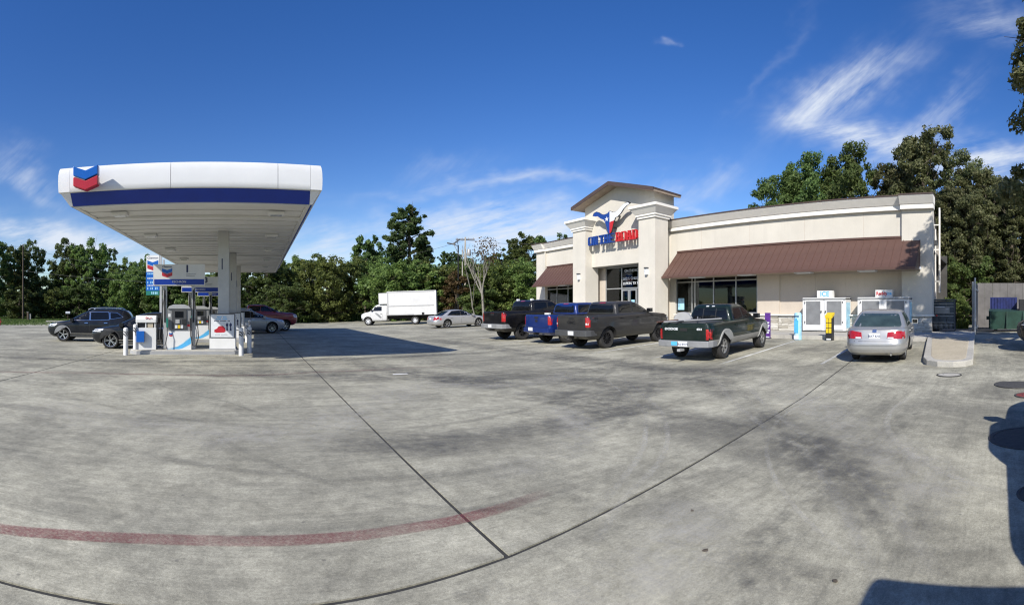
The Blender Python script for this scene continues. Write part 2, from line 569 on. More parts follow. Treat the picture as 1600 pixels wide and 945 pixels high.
M['shelf'] = surf('shop_goods', (0.16, 0.13, 0.10), 0.7, vary=0.9, scale=3)
M['red_letter'] = surf('red_letter', (0.50, 0.022, 0.025), 0.35)
M['blue_letter'] = surf('blue_letter', (0.012, 0.05, 0.25), 0.35)
M['purple'] = surf('purple_print', (0.10, 0.03, 0.22), 0.4, vary=0.3, scale=6)
M['yellow'] = surf('yellow_print', (0.70, 0.50, 0.02), 0.4, vary=0.12, scale=6)
M['mesh_grey'] = surf('grey_ice_door', (0.20, 0.205, 0.21), 0.4, vary=0.15, scale=3)
M['cage'] = surf('blue_grey_cage', (0.055, 0.07, 0.085), 0.5, 0.2, vary=0.25, scale=5)
M['fence'] = surf('weathered_grey_wall', (0.15, 0.142, 0.138), 0.8, vary=0.25, scale=1.2)
M['dumpster'] = surf('green_dumpster', (0.02, 0.055, 0.04), 0.55, vary=0.35, scale=2)
M['tarp'] = surf('blue_lid', (0.012, 0.02, 0.11), 0.5, vary=0.3)
M['iron'] = surf('cast_iron', (0.065, 0.062, 0.058), 0.7, vary=0.3, scale=14, bumps=0.5, bscale=80)
M['wood'] = surf('creosoted_wood', (0.085, 0.062, 0.045), 0.9, vary=0.3, scale=3)
M['pale_pole'] = surf('pale_pole', (0.40, 0.37, 0.32), 0.8, vary=0.2)
M['bark'] = surf('bark', (0.085, 0.068, 0.05), 0.95, vary=0.35, scale=5, bumps=0.7, bscale=18)
M['pale_bark'] = surf('pale_bark', (0.21, 0.195, 0.165), 0.95, vary=0.25, scale=4)
M['oak'] = foliage('oak_leaves', (0.050, 0.082, 0.026), (0.095, 0.142, 0.040), (0.175, 0.225, 0.068), 0.3)
M['bright'] = foliage('light_green_leaves', (0.075, 0.112, 0.030), (0.14, 0.195, 0.050), (0.235, 0.285, 0.08), 0.3)
M['needle'] = foliage('pine_needles', (0.036, 0.066, 0.022), (0.070, 0.118, 0.038), (0.13, 0.185, 0.06), 0.35)
M['tall'] = foliage('dry_oak_leaves', (0.058, 0.070, 0.026), (0.125, 0.135, 0.054), (0.24, 0.235, 0.12), 0.3)
M['rust_leaf'] = foliage('rusty_leaves', (0.05, 0.035, 0.015), (0.11, 0.075, 0.03), (0.17, 0.12, 0.05), 0.4)
M['cable'] = surf('cable', (0.06, 0.06, 0.06), 0.7)


def stone_mat():
    m, nt, b = nodes_of('stacked_stone')
    oi = nt.nodes.new('ShaderNodeObjectInfo')
    c = ramp(nt, oi.outputs['Random'], [(0.0, (0.40, 0.37, 0.31)), (0.5, (0.58, 0.55, 0.48)), (1.0, (0.68, 0.66, 0.60))])
    c = mixc(nt, 0.5, c, ramp(nt, noise(nt, 7, 5, 0.65), [(0.3, 0.6), (0.7, 1.0)]), 'MULTIPLY')
    nt.links.new(c, b.inputs['Base Color'])
    b.inputs['Roughness'].default_value = 0.9
    bump(nt, b, noise(nt, 25, 4), 0.6, 0.02)
    return m


def block_mat():
    m, nt, b = nodes_of('split_face_block')
    t = nt.nodes.new('ShaderNodeTexCoord')
    mp = nt.nodes.new('ShaderNodeMapping')
    mp.inputs['Rotation'].default_value = (R(90), 0, 0)
    nt.links.new(t.outputs['Object'], mp.inputs['Vector'])
    br = nt.nodes.new('ShaderNodeTexBrick')
    br.inputs['Scale'].default_value = 1.0
    br.inputs['Brick Width'].default_value = 0.4
    br.inputs['Row Height'].default_value = 0.2
    br.inputs['Mortar Size'].default_value = 0.012
    br.inputs['Color1'].default_value = (0.52, 0.45, 0.37, 1)
    br.inputs['Color2'].default_value = (0.44, 0.38, 0.31, 1)
    br.inputs['Mortar'].default_value = (0.2, 0.18, 0.15, 1)
    nt.links.new(mp.outputs[0], br.inputs['Vector'])
    nt.links.new(br.outputs['Color'], b.inputs['Base Color'])
    b.inputs['Roughness'].default_value = 0.9
    return m


def window_mat():
    """shop glass: mirror at a glance, dim see-through head on"""
    m, nt, b = nodes_of('shop_glass')
    nt.nodes.remove(b)
    tr = nt.nodes.new('ShaderNodeBsdfTransparent')
    tr.inputs['Color'].default_value = (0.42, 0.46, 0.46, 1)
    gl = nt.nodes.new('ShaderNodeBsdfGlossy')
    gl.inputs['Roughness'].default_value = 0.02
    gl.inputs['Color'].default_value = (0.8, 0.85, 0.9, 1)
    fr = nt.nodes.new('ShaderNodeFresnel')
    fr.inputs['IOR'].default_value = 1.55
    mx = nt.nodes.new('ShaderNodeMixShader')
    nt.links.new(fr.outputs[0], mx.inputs[0])
    nt.links.new(tr.outputs[0], mx.inputs[1])
    nt.links.new(gl.outputs[0], mx.inputs[2])
    nt.links.new(mx.outputs[0], nt.nodes['Material Output'].inputs[0])
    return m




def stucco(name, col):
    m, nt, b = nodes_of(name)
    geo = nt.nodes.new('ShaderNodeNewGeometry')
    P = geo.outputs['Position']
    mp = nt.nodes.new('ShaderNodeMapping')
    mp.inputs['Scale'].default_value = (1.0, 1.0, 0.06)
    nt.links.new(P, mp.inputs['Vector'])
    run = noise(nt, 2.6, 6, 0.7, mp.outputs[0])
    blot = noise(nt, 0.7, 6, 0.65, P)
    c = mixc(nt, ramp(nt, blot, [(0.3, 0.0), (0.7, 1.0)]), tuple(v * .93 for v in col), tuple(min(v * 1.05, 1) for v in col))
    c = mixc(nt, mth(nt, 'MULTIPLY', ramp(nt, run, [(0.52, 0.0), (0.75, 1.0)]), 0.22), c, tuple(v * .72 for v in col))
    c = mixc(nt, 1.0, c, ramp(nt, noise(nt, 30, 3, 0.7, P), [(0.3, 0.93), (0.7, 1.05)]), 'MULTIPLY')
    nt.links.new(c, b.inputs['Base Color'])
    b.inputs['Roughness'].default_value = 0.9
    b.inputs['Specular IOR Level'].default_value = 0.2
    bump(nt, b, noise(nt, 90, 4, 0.7, P), 0.3, 0.01)
    return m


M['stucco'] = stucco('cream_stucco_wall', (0.60, 0.565, 0.495))
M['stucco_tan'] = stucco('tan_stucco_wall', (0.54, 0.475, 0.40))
M['stone'] = stone_mat()
M['block'] = block_mat()
M['glass'] = window_mat()
SLANT = 0.125                       # the cross direction of lot, islands and parking rows leans this much
CROSS = math.atan(SLANT)

# ================================================================== ground
def terrain():
    xs = [-900, -400, -150, -60, -30, 0, 8, 12, 16, 19.5, 30, 60, 150, 400, 900]
    ys = [-300, -60, -14, 20, 62, 100, 200, 500, 1200]
    bm = bmesh.new()
    g = [[bm.verts.new((x, y, zg(x) - 0.10)) for x in xs] for y in ys]
    for a, b in zip(g, g[1:]):
        for i in range(len(xs) - 1):
            bm.faces.new((a[i], a[i + 1], b[i + 1], b[i]))
    tag(bm_obj('ground', bm, M['grass']), kind='structure')


terrain()


def sheet(bm, x0, x1, f0, f1, z_add, nx=1):
    """flat sheet between y=f0(x) and y=f1(x) that follows the lot's rise"""
    cuts = sorted({x0, x1} | {c for c in (1.56, 8.0, 19.5) if x0 < c < x1})
    top = [[bm.verts.new((x, f(x), zg(x) + z_add)) for x in cuts] for f in (f0, f1)]
    low = [[bm.verts.new((x, f(x), zg(x) + z_add - 0.07)) for x in cuts] for f in (f0, f1)]
    n = len(cuts)
    for i in range(n - 1):
        bm.faces.new((top[0][i], top[0][i + 1], top[1][i + 1], top[1][i]))
        bm.faces.new((low[0][i], low[0][i + 1], top[0][i + 1], top[0][i]))
        bm.faces.new((top[1][i], top[1][i + 1], low[1][i + 1], low[1][i]))
    bm.faces.new((low[0][0], top[0][0], top[1][0], low[1][0]))
    bm.faces.new((low[0][-1], low[1][-1], top[1][-1], top[0][-1]))
    bmesh.ops.recalc_face_normals(bm, faces=bm.faces)


bm = bmesh.new()
XL = [-27.0, -19.9, -12.7, -5.5, 1.56, 19.0, 40.0]
YL = [-22.0, 2.44, 15.9, 29.4, 43.0, 60.0]
sheet(bm, XL[0], XL[-1], lambda x: YL[0] + 0.135 * x, lambda x: YL[-1] + 0.10 * x, -0.010)
forecourt = tag(bm_obj('forecourt', bm, M['joint']), kind='structure')


def cross_joint(j, x):
    """line of the j-th cross joint; the nearest one bends a little where the lot was poured in two goes"""
    if j == 1 and x < 1.56: return 2.52 + 0.085 * x
    return YL[j] + (0.10 if j == len(YL) - 1 else 0.135) * x


for j in range(len(YL) - 1):
    XR = XL if j else [XL[0], -12.7, 19.0, 40.0]
    for i in range(len(XR) - 1):
        bm = bmesh.new()
        g = 0.018
        sheet(bm, XR[i] + g, XR[i + 1] - g, lambda x: cross_joint(j, x) + g, lambda x: cross_joint(j + 1, x) - g, 0.0)
        bm_obj('slab', bm, M['concrete'], forecourt)


def ribbon(name, pts, width, mat, parent, lift=0.004, samples=6):
    """painted or rubbed mark along a smooth path on the lot"""
    P = [Vector((x, y, 0)) for x, y in pts]
    path = []
    for i in range(len(P) - 1):
        p0, p1, p2, p3 = P[max(i - 1, 0)], P[i], P[i + 1], P[min(i + 2, len(P) - 1)]
        for k in range(samples):
            t = k / samples
            path.append(0.5 * ((2 * p1) + (p2 - p0) * t + (2 * p0 - 5 * p1 + 4 * p2 - p3) * t * t + (3 * p1 - p0 - 3 * p2 + p3) * t ** 3))
    path.append(P[-1])
    bm = bmesh.new()
    uvl = bm.loops.layers.uv.new('UVMap')
    rows = []
    for i, p in enumerate(path):
        d = (path[min(i + 1, len(path) - 1)] - path[max(i - 1, 0)]).normalized()
        n = Vector((-d.y, d.x, 0))
        w = width / 2
        rows.append([bm.verts.new((q.x, q.y, zg(q.x) + lift)) for q in (p - n * w, p + n * w)])
    N = len(rows) - 1
    for i in range(N):
        f = bm.faces.new((rows[i][0], rows[i + 1][0], rows[i + 1][1], rows[i][1]))
        for l, uv in zip(f.loops, ((i / N, 0), ((i + 1) / N, 0), ((i + 1) / N, 1), (i / N, 1))):
            l[uvl].uv = uv
        if f.normal.z < 0: f.normal_flip()
    bm.normal_update()
    return bm_obj(name, bm, mat, parent)


ribbon('red_line', [(-4.2, 2.4), (-3.2, 2.62), (-1.78, 2.97), (-1.33, 3.1), (-.78, 3.22), (-.29, 3.27), (.22, 3.28), (.67, 3.28), (1.1, 3.29), (1.47, 3.29), (1.95, 3.33), (2.45, 3.41)], 0.165, M['red_paint'], forecourt)
ribbon('red_line', [(-12, 9.4), (-9, 10.0), (-6.3, 10.55), (-4.5, 11.2), (-2.4, 11.5), (-.6, 11.55), (.5, 11.75), (1.65, 12.1), (4.1, 12.4), (6, 12.7)], 0.13, M['red_paint'], forecourt)
STRIPES = [((10.9, 7.35), (18.6, 8.45)), ((11.9, 4.75), (18.6, 5.6)), ((10.6, 12.55), (18.4, 13.75)), ((10.6, 15.75), (18.4, 16.9)), ((10.6, 18.95), (18.4, 20.1)), ((10.6, 22.2), (18.4, 23.2)), ((10.9, 9.95), (18.6, 11.05)),
           ((12, 29.2), (18.4, 30.1)), ((12, 32.0), (18.4, 32.9)), ((12, 35.6), (18.4, 36.4))]
for a, b in STRIPES:
    ribbon('parking_line', [a, b], 0.11, M['white_mark'], forecourt)
TM = [([(-8.5, 14.6), (-4.8, 12.6), (-2.9, 11.06), (-1.6, 9.3), (-.56, 8.29), (.19, 7.15), (.88, 6.5), (1.5, 6.03), (2.77, 5.3), (3.9, 4.9), (5.4, 4.9), (7.5, 5.6)], .10, 'tyre_dark'),
      ([(-.9, 7.0), (-.35, 5.75), (.13, 4.98), (.6, 4.42), (.93, 3.97), (1.33, 3.62), (1.9, 3.3), (2.8, 3.0)], .12, 'tyre_dark'),
      ([(8.6, 9.2), (6.73, 6.4), (5.73, 5.02), (4.87, 4.13), (4.18, 3.56), (3.51, 3.16), (2.8, 2.85), (1.9, 2.3)], .10, 'tyre_pale'),
      ([(8.2, 9.4), (6.47, 6.66), (5.55, 5.21), (4.43, 4.12), (3.81, 3.62), (3.13, 3.2), (2.2, 2.7)], .10, 'tyre_pale'),
      ([(9.5, 6.6), (7.2, 4.6), (5.67, 3.07), (5.01, 2.25), (4.16, 1.6), (3.36, 1.09), (2.5, .6)], .16, 'tyre_pale'),
      ([(9.7, 5.8), (7.5, 4.2), (5.85, 2.72), (4.92, 1.82), (4.14, 1.16), (3.45, .72), (2.7, .3)], .16, 'tyre_pale'),
      ([(9.5, 6.1), (7.4, 4.4), (5.75, 2.9), (4.97, 2.0), (4.15, 1.35), (3.4, .9), (2.6, .45)], .12, 'tyre_dark'),
      ([(12, 11), (8, 7.2), (5.9, 5.6), (4.3, 4.6), (2.6, 4.2), (.9, 4.4), (-1.4, 5.2), (-4, 6.6)], .20, 'tyre_dark'),
      ([(11.6, 11.6), (7.6, 8.4), (5.4, 7.0), (3.4, 6.2), (1.2, 6.2), (-1.4, 7.0), (-4.4, 8.6)], .20, 'tyre_dark'),
      ([(4.5, 14.5), (5.2, 12.4), (6.1, 10.2), (8.1, 8.2), (10.4, 7.0), (13, 6.8)], .20, 'tyre_dark'),
      ([(6.2, 14.2), (6.8, 12.0), (7.8, 10.2), (9.6, 8.8), (12, 8.0)], .2, 'tyre_dark'),
      ([(3.0, 9.8), (4.4, 7.4), (5.2, 5.6), (5.6, 3.9), (5.4, 2.2), (4.9, .6)], .22, 'tyre_dark'),
      ([(-9, 14.4), (-5, 14.6), (-1, 14.9), (3, 15.2), (8, 15.6)], .35, 'stain'), ([(-7, 13.2), (-2, 13.5), (3, 13.9)], .7, 'stain'),
      ([(-8, 20.6), (-3, 21.2), (2, 21.8), (7, 22.4)], .6, 'stain'),
      ([(5.2, 10.6), (7.0, 9.6), (9.4, 9.2)], 1.8, 'stain'), ([(3.0, 6.6), (5.2, 6.2), (7.2, 7.2)], 1.1, 'stain'),
      ([(13.4, 6.5), (14.6, 6.7), (15.8, 6.9)], .7, 'stain'), ([(4.6, 2.1), (5.4, 1.6), (6.6, 1.3)], .5, 'stain'), ([(2.3, 1.7), (3.1, 1.5), (4.2, 1.7)], .5, 'stain'),
      ([(1.05, 2.36), (1.22, 2.38), (1.4, 2.4)], .26, 'stain'), ([(.78, 2.33), (.84, 2.34), (.9, 2.35)], .16, 'stain')]
for q in (5,):      # faint turning tracks in pairs
    cx_, cy_, rr_ = [(2.0, 9.5, 5.2), (9.0, 2.0, 4.6), (9.6, 1.4, 5.6), (-3, 12.5, 6.5), (10.5, 9.5, 5.0), (7.5, -2.5, 4.2), (4.5, 12.5, 4.0)][q]
    a0_ = [-1.9, 2.0, 2.1, -1.7, 3.0, 1.3, -2.2][q]
    for dr in (0, 1.55):
        TM.append(([(cx_ + (rr_ + dr) * math.cos(a0_ + k * .16), cy_ + (rr_ + dr) * math.sin(a0_ + k * .16)) for k in range(9)], .07 if dr else .12, 'tyre_pale' if q % 2 else 'tyre_dark'))
TM += [([(-3, 12.6), (1.5, 11.6), (5, 9.6), (8, 7.2), (11, 6.2)], 2.2, 'lane'), ([(2.4, 15), (4.0, 11.6), (5.0, 8.4), (5.4, 5.6), (5.0, 2.4), (4.2, .2)], 1.7, 'lane'),
       ([(0.5, 5.6), (2.6, 5.2), (5.2, 5.6), (8, 7.2)], 1.3, 'lane'), ([(9.5, 7.0), (6.8, 3.9), (4.6, 1.7), (2.8, .3)], 1.0, 'lane'), ([(1.0, 1.6), (1.8, 1.2), (2.8, 1.3)], .9, 'lane'),
       ([(-9, 13.8), (-3, 14.4), (3, 15.2), (9, 16)], 1.0, 'lane'), ([(8.6, 26), (9.2, 20), (9.4, 14), (9.6, 9), (10, 5)], 1.6, 'lane'),
       ([(-4, 7.5), (-1.5, 6.3), (.6, 6.2), (2.2, 8.0), (3.0, 10)], 1.6, 'pale_lane'), ([(3.2, 9.6), (5.4, 8.6), (7.6, 9.6)], .9, 'pale_lane'), ([(2.1, 4.1), (3.2, 4.2), (4.2, 5.2), (4.6, 6.4)], .7, 'pale_lane'),
       ([(9.8, 5.2), (7.3, 3.1), (5.2, 1.2), (3.6, .2)], 1.1, 'pale_lane'), ([(1.0, 2.0), (2.2, 1.9), (3.2, 2.4)], .9, 'pale_lane'), ([(-8, 16.0), (-3, 16.2), (4, 16.9), (9, 17.6)], .7, 'pale_lane')]
for i, (p, w, m) in enumerate(TM):
    ribbon('tyre_mark' if m.startswith('tyre') else 'stain', p, w, M[m], forecourt, lift=0.0042 + 0.00018 * i)
ribbon('crack', [(10.2, 3.85), (10.9, 3.2), (11.7, 2.4), (12.2, 2.05)], .02, M['tyre_dark'], forecourt, 0.0161)
ribbon('crack', [(4.6, 2.2), (6.2, 2.3), (7.7, 2.35), (9.6, 2.5), (11.5, 2.3)], .022, M['tyre_dark'], forecourt, 0.0164)
ribbon('crack', [(1.75, 2.62), (1.95, 2.3), (2.02, 2.05)], .014, M['tyre_dark'], forecourt, 0.0167)
ribbon('crack', [(1.65, 3.45), (1.85, 3.38), (2.1, 3.36)], .02, M['tyre_dark'], forecourt, 0.017)

# the store's sidewalk with its kerb
KERB_X = 19.0
WALK_Z = zg(19.5) + 0.15
bm = bmesh.new()
add_box(bm, KERB_X + 0.16, 24.2, 3.0, 36.5, 0.1, WALK_Z)
add_box(bm, 24.2, 27.6, 1.55, 3.35, 0.1, WALK_Z - .004)
walk = tag(bm_obj('sidewalk', bm, M['kerb']), kind='structure')
y = 3.0
while y < 36:
    box('kerbstone', M['kerb'], walk, KERB_X, KERB_X + 0.154, y + 0.006, min(y + 3.0, 36.5), 0.05, WALK_Z + .002, bevel=0.015)
    y += 3.006
# planter-like concrete island in the lot
isl_out = [(19.4, 2.99), (13.0, 2.12), (12.45, 1.95), (12.2, 1.62), (12.15, 1.2), (12.3, .9), (12.7, .72), (19.4, 1.04)]
isl_in = [(19.38, 2.80), (13.2, 1.94), (12.62, 1.76), (12.42, 1.5), (12.42, 1.2), (12.55, 1.02), (12.9, .92), (19.38, 1.24)]
kisland = empty('kerb_island', (0, 0, 0), 0, 'low pale concrete kerb island with beige paved top beside the silver sedan', 'kerb island')


def follow(poly, name, mat, z0, z1):
    """prism whose top follows the rise of the lot"""
    bm = bmesh.new()
    lo = [bm.verts.new((x, y, zg(x) + z0)) for x, y in poly]
    hi = [bm.verts.new((x, y, zg(x) + z1)) for x, y in poly]
    bm.faces.new(hi); bm.faces.new(lo[::-1])
    for i in range(len(poly)):
        k = (i + 1) % len(poly)
        bm.faces.new((lo[i], lo[k], hi[k], hi[i]))
    bmesh.ops.recalc_face_normals(bm, faces=bm.faces)
    return bm_obj(name, bm, mat, kisland, bevel=0.02)


follow(isl_out, 'kerb', M['kerb'], -0.05, 0.15)
follow(isl_in, 'paved_top', M['beige_concrete'], 0.05, 0.157)
prism('walk_end', M['kerb'], kisland, [(19.41, 1.04), (27.0, 1.42), (27.0, 1.54), (24.19, 1.54), (24.19, 2.99), (19.41, 2.99)], .1, zg(19.4) + .148, lambda u, v, h: (u, v, h), bevel=.015)

# far kerb and verge behind the lot
for (x0, y0, x1, y1, lab) in ((14.5, 60.5, 40, 62.5, 'long pale concrete kerb edging the lot behind the white box truck'), (-27, 56.9, -1, 59.6, 'long pale concrete kerb along the grass behind the pumps')):
    L = math.hypot(x1 - x0, y1 - y0)
    k = empty('lot_kerb', (x0, y0, zg(x0)), math.atan2(y1 - y0, x1 - x0), lab, 'kerb')
    n = int(L / 3)
    for i in range(n):
        box('kerbstone', M['kerb'], k, i * 3, i * 3 + 2.985, -.08, .08, -.1, .22, bevel=.015)

# covers in the paving
def cover(x, y, r, mat, lab, ring=None):
    e = empty('manhole_cover', (x, y, zg(x)), 0, lab, 'manhole cover')
    lathe('lid', mat, e, [(0.001, .012), (r * .8, .014), (r * .88, .010), (r, .010), (r, -.02)], 32)
    if ring: lathe('ring', ring, e, [(r * 1.01, -.02), (r * 1.01, .013), (r * 1.14, .011), (r * 1.14, -.02)], 32)
    box('pick_hole', M['black'], e, -.03, .03, r * .5, r * .5 + .02, .013, .017)


cover(10.96, 1.18, .26, M['kerb'], 'small pale concrete round cover in front of the kerb island', M['joint'])
cover(9.85, -.38, .44, M['iron'], 'dark iron fuel tank cover farthest from the camera, near the kerb island end', M['iron'])
cover(8.75, -.55, .25, surf('red_cover', (.22, .05, .04), .6), 'small red fuel filler cover between two dark iron covers', M['iron'])
cover(5.92, -.38, .46, M['iron'], 'large dark iron fuel tank cover beside the mirror-shaped shadow', M['iron'])
cover(4.1, -.37, .2, M['iron'], 'small dark iron cover at the right edge of the picture', M['iron'])
# a scrap of paper and bits on the paving
pp = tag(box('paper_scrap', M['white_flat'], None, 3.35, 3.72, 11.2, 11.28, .006, .016), 'flat white paper scrap lying on the concrete in front of the canopy shadow', 'litter')
for i, (x, y, s) in enumerate([(2.55, 1.83, .022), (3.0, 2.28, .018), (2.62, .95, .018)]):
    bm = bmesh.new()
    bmesh.ops.create_icosphere(bm, subdivisions=1, radius=s)
    for v in bm.verts: v.co = Vector((v.co.x * random.uniform(.6, 1.5), v.co.y * random.uniform(.6, 1.3), v.co.z * .25))
    o = bm_obj('leaf_scrap', bm, M['bark'], None, (x, y, .008))
    tag(o, ['dark dry leaf scrap nearest the long diagonal slab joint', 'dark dry leaf scrap beside the pale tyre tracks', 'dark dry leaf scrap nearest the bottom of the picture'][i], 'litter')

# ================================================================== fuel canopy
CX0, CX1, CY0, CY1 = -5.36, 1.80, 12.45, 36.6
SOF, TOP = 4.52, 5.55
canopy = empty('fuel_canopy', (-1.9, 17.6, 0), 0, 'long white fuel canopy with blue stripe standing on three grey columns', 'canopy')
COFF = Vector((1.9, -17.6, 0))


def cpt(x, y, z):
    """canopy plan leans along the cross direction"""
    return Vector((x, y + SLANT * (x + 1.9) * 0.8, z)) + COFF


def cpoly(name, mat, pts_faces, **k):
    bm = bmesh.new()
    pts, faces = pts_faces
    vs = [bm.verts.new(cpt(*p)) for p in pts]
    for f in faces: bm.faces.new([vs[i] for i in f])
    bmesh.ops.recalc_face_normals(bm, faces=bm.faces)
    return bm_obj(name, bm, mat, canopy, **k)


def cbox(name, mat, x0, x1, y0, y1, z0, z1, **k):
    return cpoly(name, mat, ([(x0, y0, z0), (x1, y0, z0), (x1, y1, z0), (x0, y1, z0), (x0, y0, z1), (x1, y0, z1), (x1, y1, z1), (x0, y1, z1)],
                             [(0, 3, 2, 1), (4, 5, 6, 7), (0, 1, 5, 4), (1, 2, 6, 5), (2, 3, 7, 6), (3, 0, 4, 7)]), **k)


# fascia: bulging panels above, blue strip recessed below, on all four sides
PROF = [(0.02, 4.86), (0.0, 4.88), (-0.008, 5.02), (-0.010, 5.18), (-0.004, 5.36), (0.012, 5.48), (0.035, TOP)]   # (set back, height)


def fascia(side, a0, a1, name='fascia_panel'):
    """one bulged panel along a side from a0 to a1"""
    bm = bmesh.new()
    rows = []
    for a in (a0, a1):
        row = []
        for s, z in PROF + [(0.35, TOP), (0.35, 4.86)]:
            p = {'front': (a, CY0 + s, z), 'back': (a, CY1 - s, z), 'left': (CX0 + s, a, z), 'right': (CX1 - s, a, z)}[side]
            row.append(bm.verts.new(cpt(*p)))
        rows.append(row)
    n = len(rows[0])
    for i in range(n):
        k = (i + 1) % n
        bm.faces.new((rows[0][i], rows[0][k], rows[1][k], rows[1][i]))
    bm.faces.new(rows[0]); bm.faces.new(rows[1][::-1])
    bmesh.ops.recalc_face_normals(bm, faces=bm.faces)
    bm_obj(name, bm, M['white'], canopy, smooth=50)


g = .006
cuts = [CX0 + .32, CX0 + 3.1, CX0 + 5.95, CX1 - .32]
for side in ('front', 'back'):
    for a, b in zip(cuts, cuts[1:]): fascia(side, a + g, b - g)
n = 8
for side in ('left', 'right'):
    st = (CY1 - CY0 - .64) / n
    for i in range(n): fascia(side, CY0 + .32 + i * st + g, CY0 + .32 + (i + 1) * st - g)
for (x0, x1) in ((CX0, CX0 + .32), (CX1 - .32, CX1)):
    for (y0, y1) in ((CY0, CY0 + .32), (CY1 - .32, CY1)):
        bm = bmesh.new()
        rings = []
        for s, z in [(0.24, 4.53), (0.045, 4.855)] + PROF + [(0.2, TOP)]:
            xa, xb = (x0 + s, x1) if x0 == CX0 else (x0, x1 - s)
            ya, yb = (y0 + s, y1) if y0 == CY0 else (y0, y1 - s)
            rings.append([bm.verts.new(cpt(*p)) for p in ((xa, ya, z), (xb, ya, z), (xb, yb, z), (xa, yb, z))])
        for r0, r1 in zip(rings, rings[1:]):
            for i in range(4): bm.faces.new((r0[i], r0[(i + 1) % 4], r1[(i + 1) % 4], r1[i]))
        bm.faces.new(rings[0]); bm.faces.new(rings[-1])
        bmesh.ops.recalc_face_normals(bm, faces=bm.faces)
        bm_obj('corner_panel', bm, M['white'], canopy, smooth=40)
for side in ('front', 'back', 'left', 'right'):
    pts = []
    for a in ((CX0 + .325, CX1 - .325) if side in ('front', 'back') else (CY0 + .325, CY1 - .325)):
        for s, z in ((.05, 4.855), (.24, 4.53), (.30, 4.53), (.30, 4.855)):
            pts.append({'front': (a, CY0 + s, z), 'back': (a, CY1 - s, z), 'left': (CX0 + s, a, z), 'right': (CX1 - s, a, z)}[side])
    cpoly('blue_stripe', M['blue'], (pts, [(0, 1, 2, 3), (7, 6, 5, 4), (0, 4, 5, 1), (1, 5, 6, 2), (2, 6, 7, 3), (3, 7, 4, 0)]))
cbox('soffit_backing', M['soffit'], CX0 + .43, CX1 - .43, CY0 + .44, CY1 - .44, SOF + .092, SOF + .1)
cbox('roof_deck', M['galv'], CX0 + .36, CX1 - .36, CY0 + .36, CY1 - .36, 5.1, 5.16)
cbox('edge_trim', M['soffit'], CX0 + .305, CX0 + .42, CY0 + .305, CY1 - .305, SOF - .02, SOF + .1)
cbox('edge_trim', M['soffit'], CX1 - .42, CX1 - .305, CY0 + .305, CY1 - .305, SOF - .02, SOF + .1)
cbox('edge_trim', M['soffit'], CX0 + .425, CX1 - .425, CY0 + .305, CY0 + .42, SOF - .02, SOF + .1)
cbox('edge_trim', M['soffit'], CX0 + .425, CX1 - .425, CY1 - .42, CY1 - .305, SOF - .02, SOF + .1)
PL = .4064
k = 0
yy = CY0 + .43
while yy < CY1 - .45:
    y1 = min(yy + PL - .03, CY1 - .43)
    low = (k % 13 == 4)
    cbox('soffit_panel', M['soffit'], CX0 + .425, CX1 - .425, yy, y1, SOF + (.02 * (k % 2) if not low else -.05), SOF + .09)
    yy += PL
    k += 1
for i in range(6):
    for x in (CX0 + 1.35, CX1 - 1.2):
        yc = CY0 + 1.35 + i * 4.2
        o = cbox('canopy_light', M['white_flat'], x - .24, x + .24, yc - .17, yc + .17, SOF - .10, SOF - .003, bevel=.02)
        bm = bmesh.new()
        p = cpt(x, yc, SOF - .106)
        add_box(bm, p.x - .17, p.x + .17, p.y - .11, p.y + .11, p.z - .012, p.z + .01)
        bm_obj('lens', bm, M['lens'], o)
COLS = [17.6, 24.2, 30.8]
for i, yc in enumerate(COLS):
    xc = -1.2
    b_ = bmesh.new()
    add_box(b_, xc - .2, xc + .2, yc - .2, yc + .2, .02, SOF - .003)
    for v in b_.verts: v.co += COFF
    col = bm_obj('column', b_, M['galv'], canopy, bevel=.03)
    b_ = bmesh.new()
    add_box(b_, xc - .065, xc - .025, yc - .206, yc - .2005, 3.1, 3.5)
    for v in b_.verts: v.co += COFF
    bm_obj('label_strip', b_, M['navy'], col)


def chevron_parts(w, h):
    """two stacked V bands in a box w x h, origin at the middle"""
    v = h * .20
    t = h * .40
    gap = h * .045
    def band(top):
        return [(-w / 2, top), (0, top - v), (w / 2, top), (w / 2, top - t + v * .12), (0, top - t - v * .88), (-w / 2, top - t + v * .12)]
    return band(h / 2), band(h / 2 - t - gap + v * .12)


def chevron(parent, mx, w, h, depth):
    for poly, m, nm in zip(chevron_parts(w, h), ('logo_blue', 'logo_red'), ('blue_chevron', 'red_chevron')):
        bm = bmesh.new()
        add_prism(bm, poly, 0, depth, lambda u, v, d: mx @ Vector((u, v, d)))
        bm_obj(nm, bm, M[m], parent, bevel=min(.02, depth * .2))


p = cpt(CX0 + .92, CY0, 5.10)
chevron(canopy, frame_mx(p + Vector((0, -.42, .02)), (1, SLANT * .8, 0), (0, 0, 1)) @ Matrix.Translation((0, 0, -.22)), .68, .66, .22)
b_ = bmesh.new()
add_box(b_, p.x - .1, p.x + .1, p.y - .21, p.y + .1, p.z - .12, p.z + .12)
bm_obj('emblem_bracket', b_, M['galv'], canopy)

# ================================================================== pump islands
def bollard(x, y, z, h, lab, cat='bollard', group=None):
    e = empty('bollard', (x, y, z), 0, lab, cat, group)
    lathe('post', M['white_flat'], e, [(.085, 0), (.085, h - .06), (.075, h - .02), (.04, h), (.001, h + .005)], 20)
    bm = bmesh.new()
    add_lathe(bm, [(.087, h - .3), (.0875, h - .12)], 20)
    bmesh.ops.delete(bm, geom=[f for f in bm.faces if len(f.verts) > 4], context='FACES')
    bm_obj('warning_band', bm, M['band'], e, smooth=60)
    return e


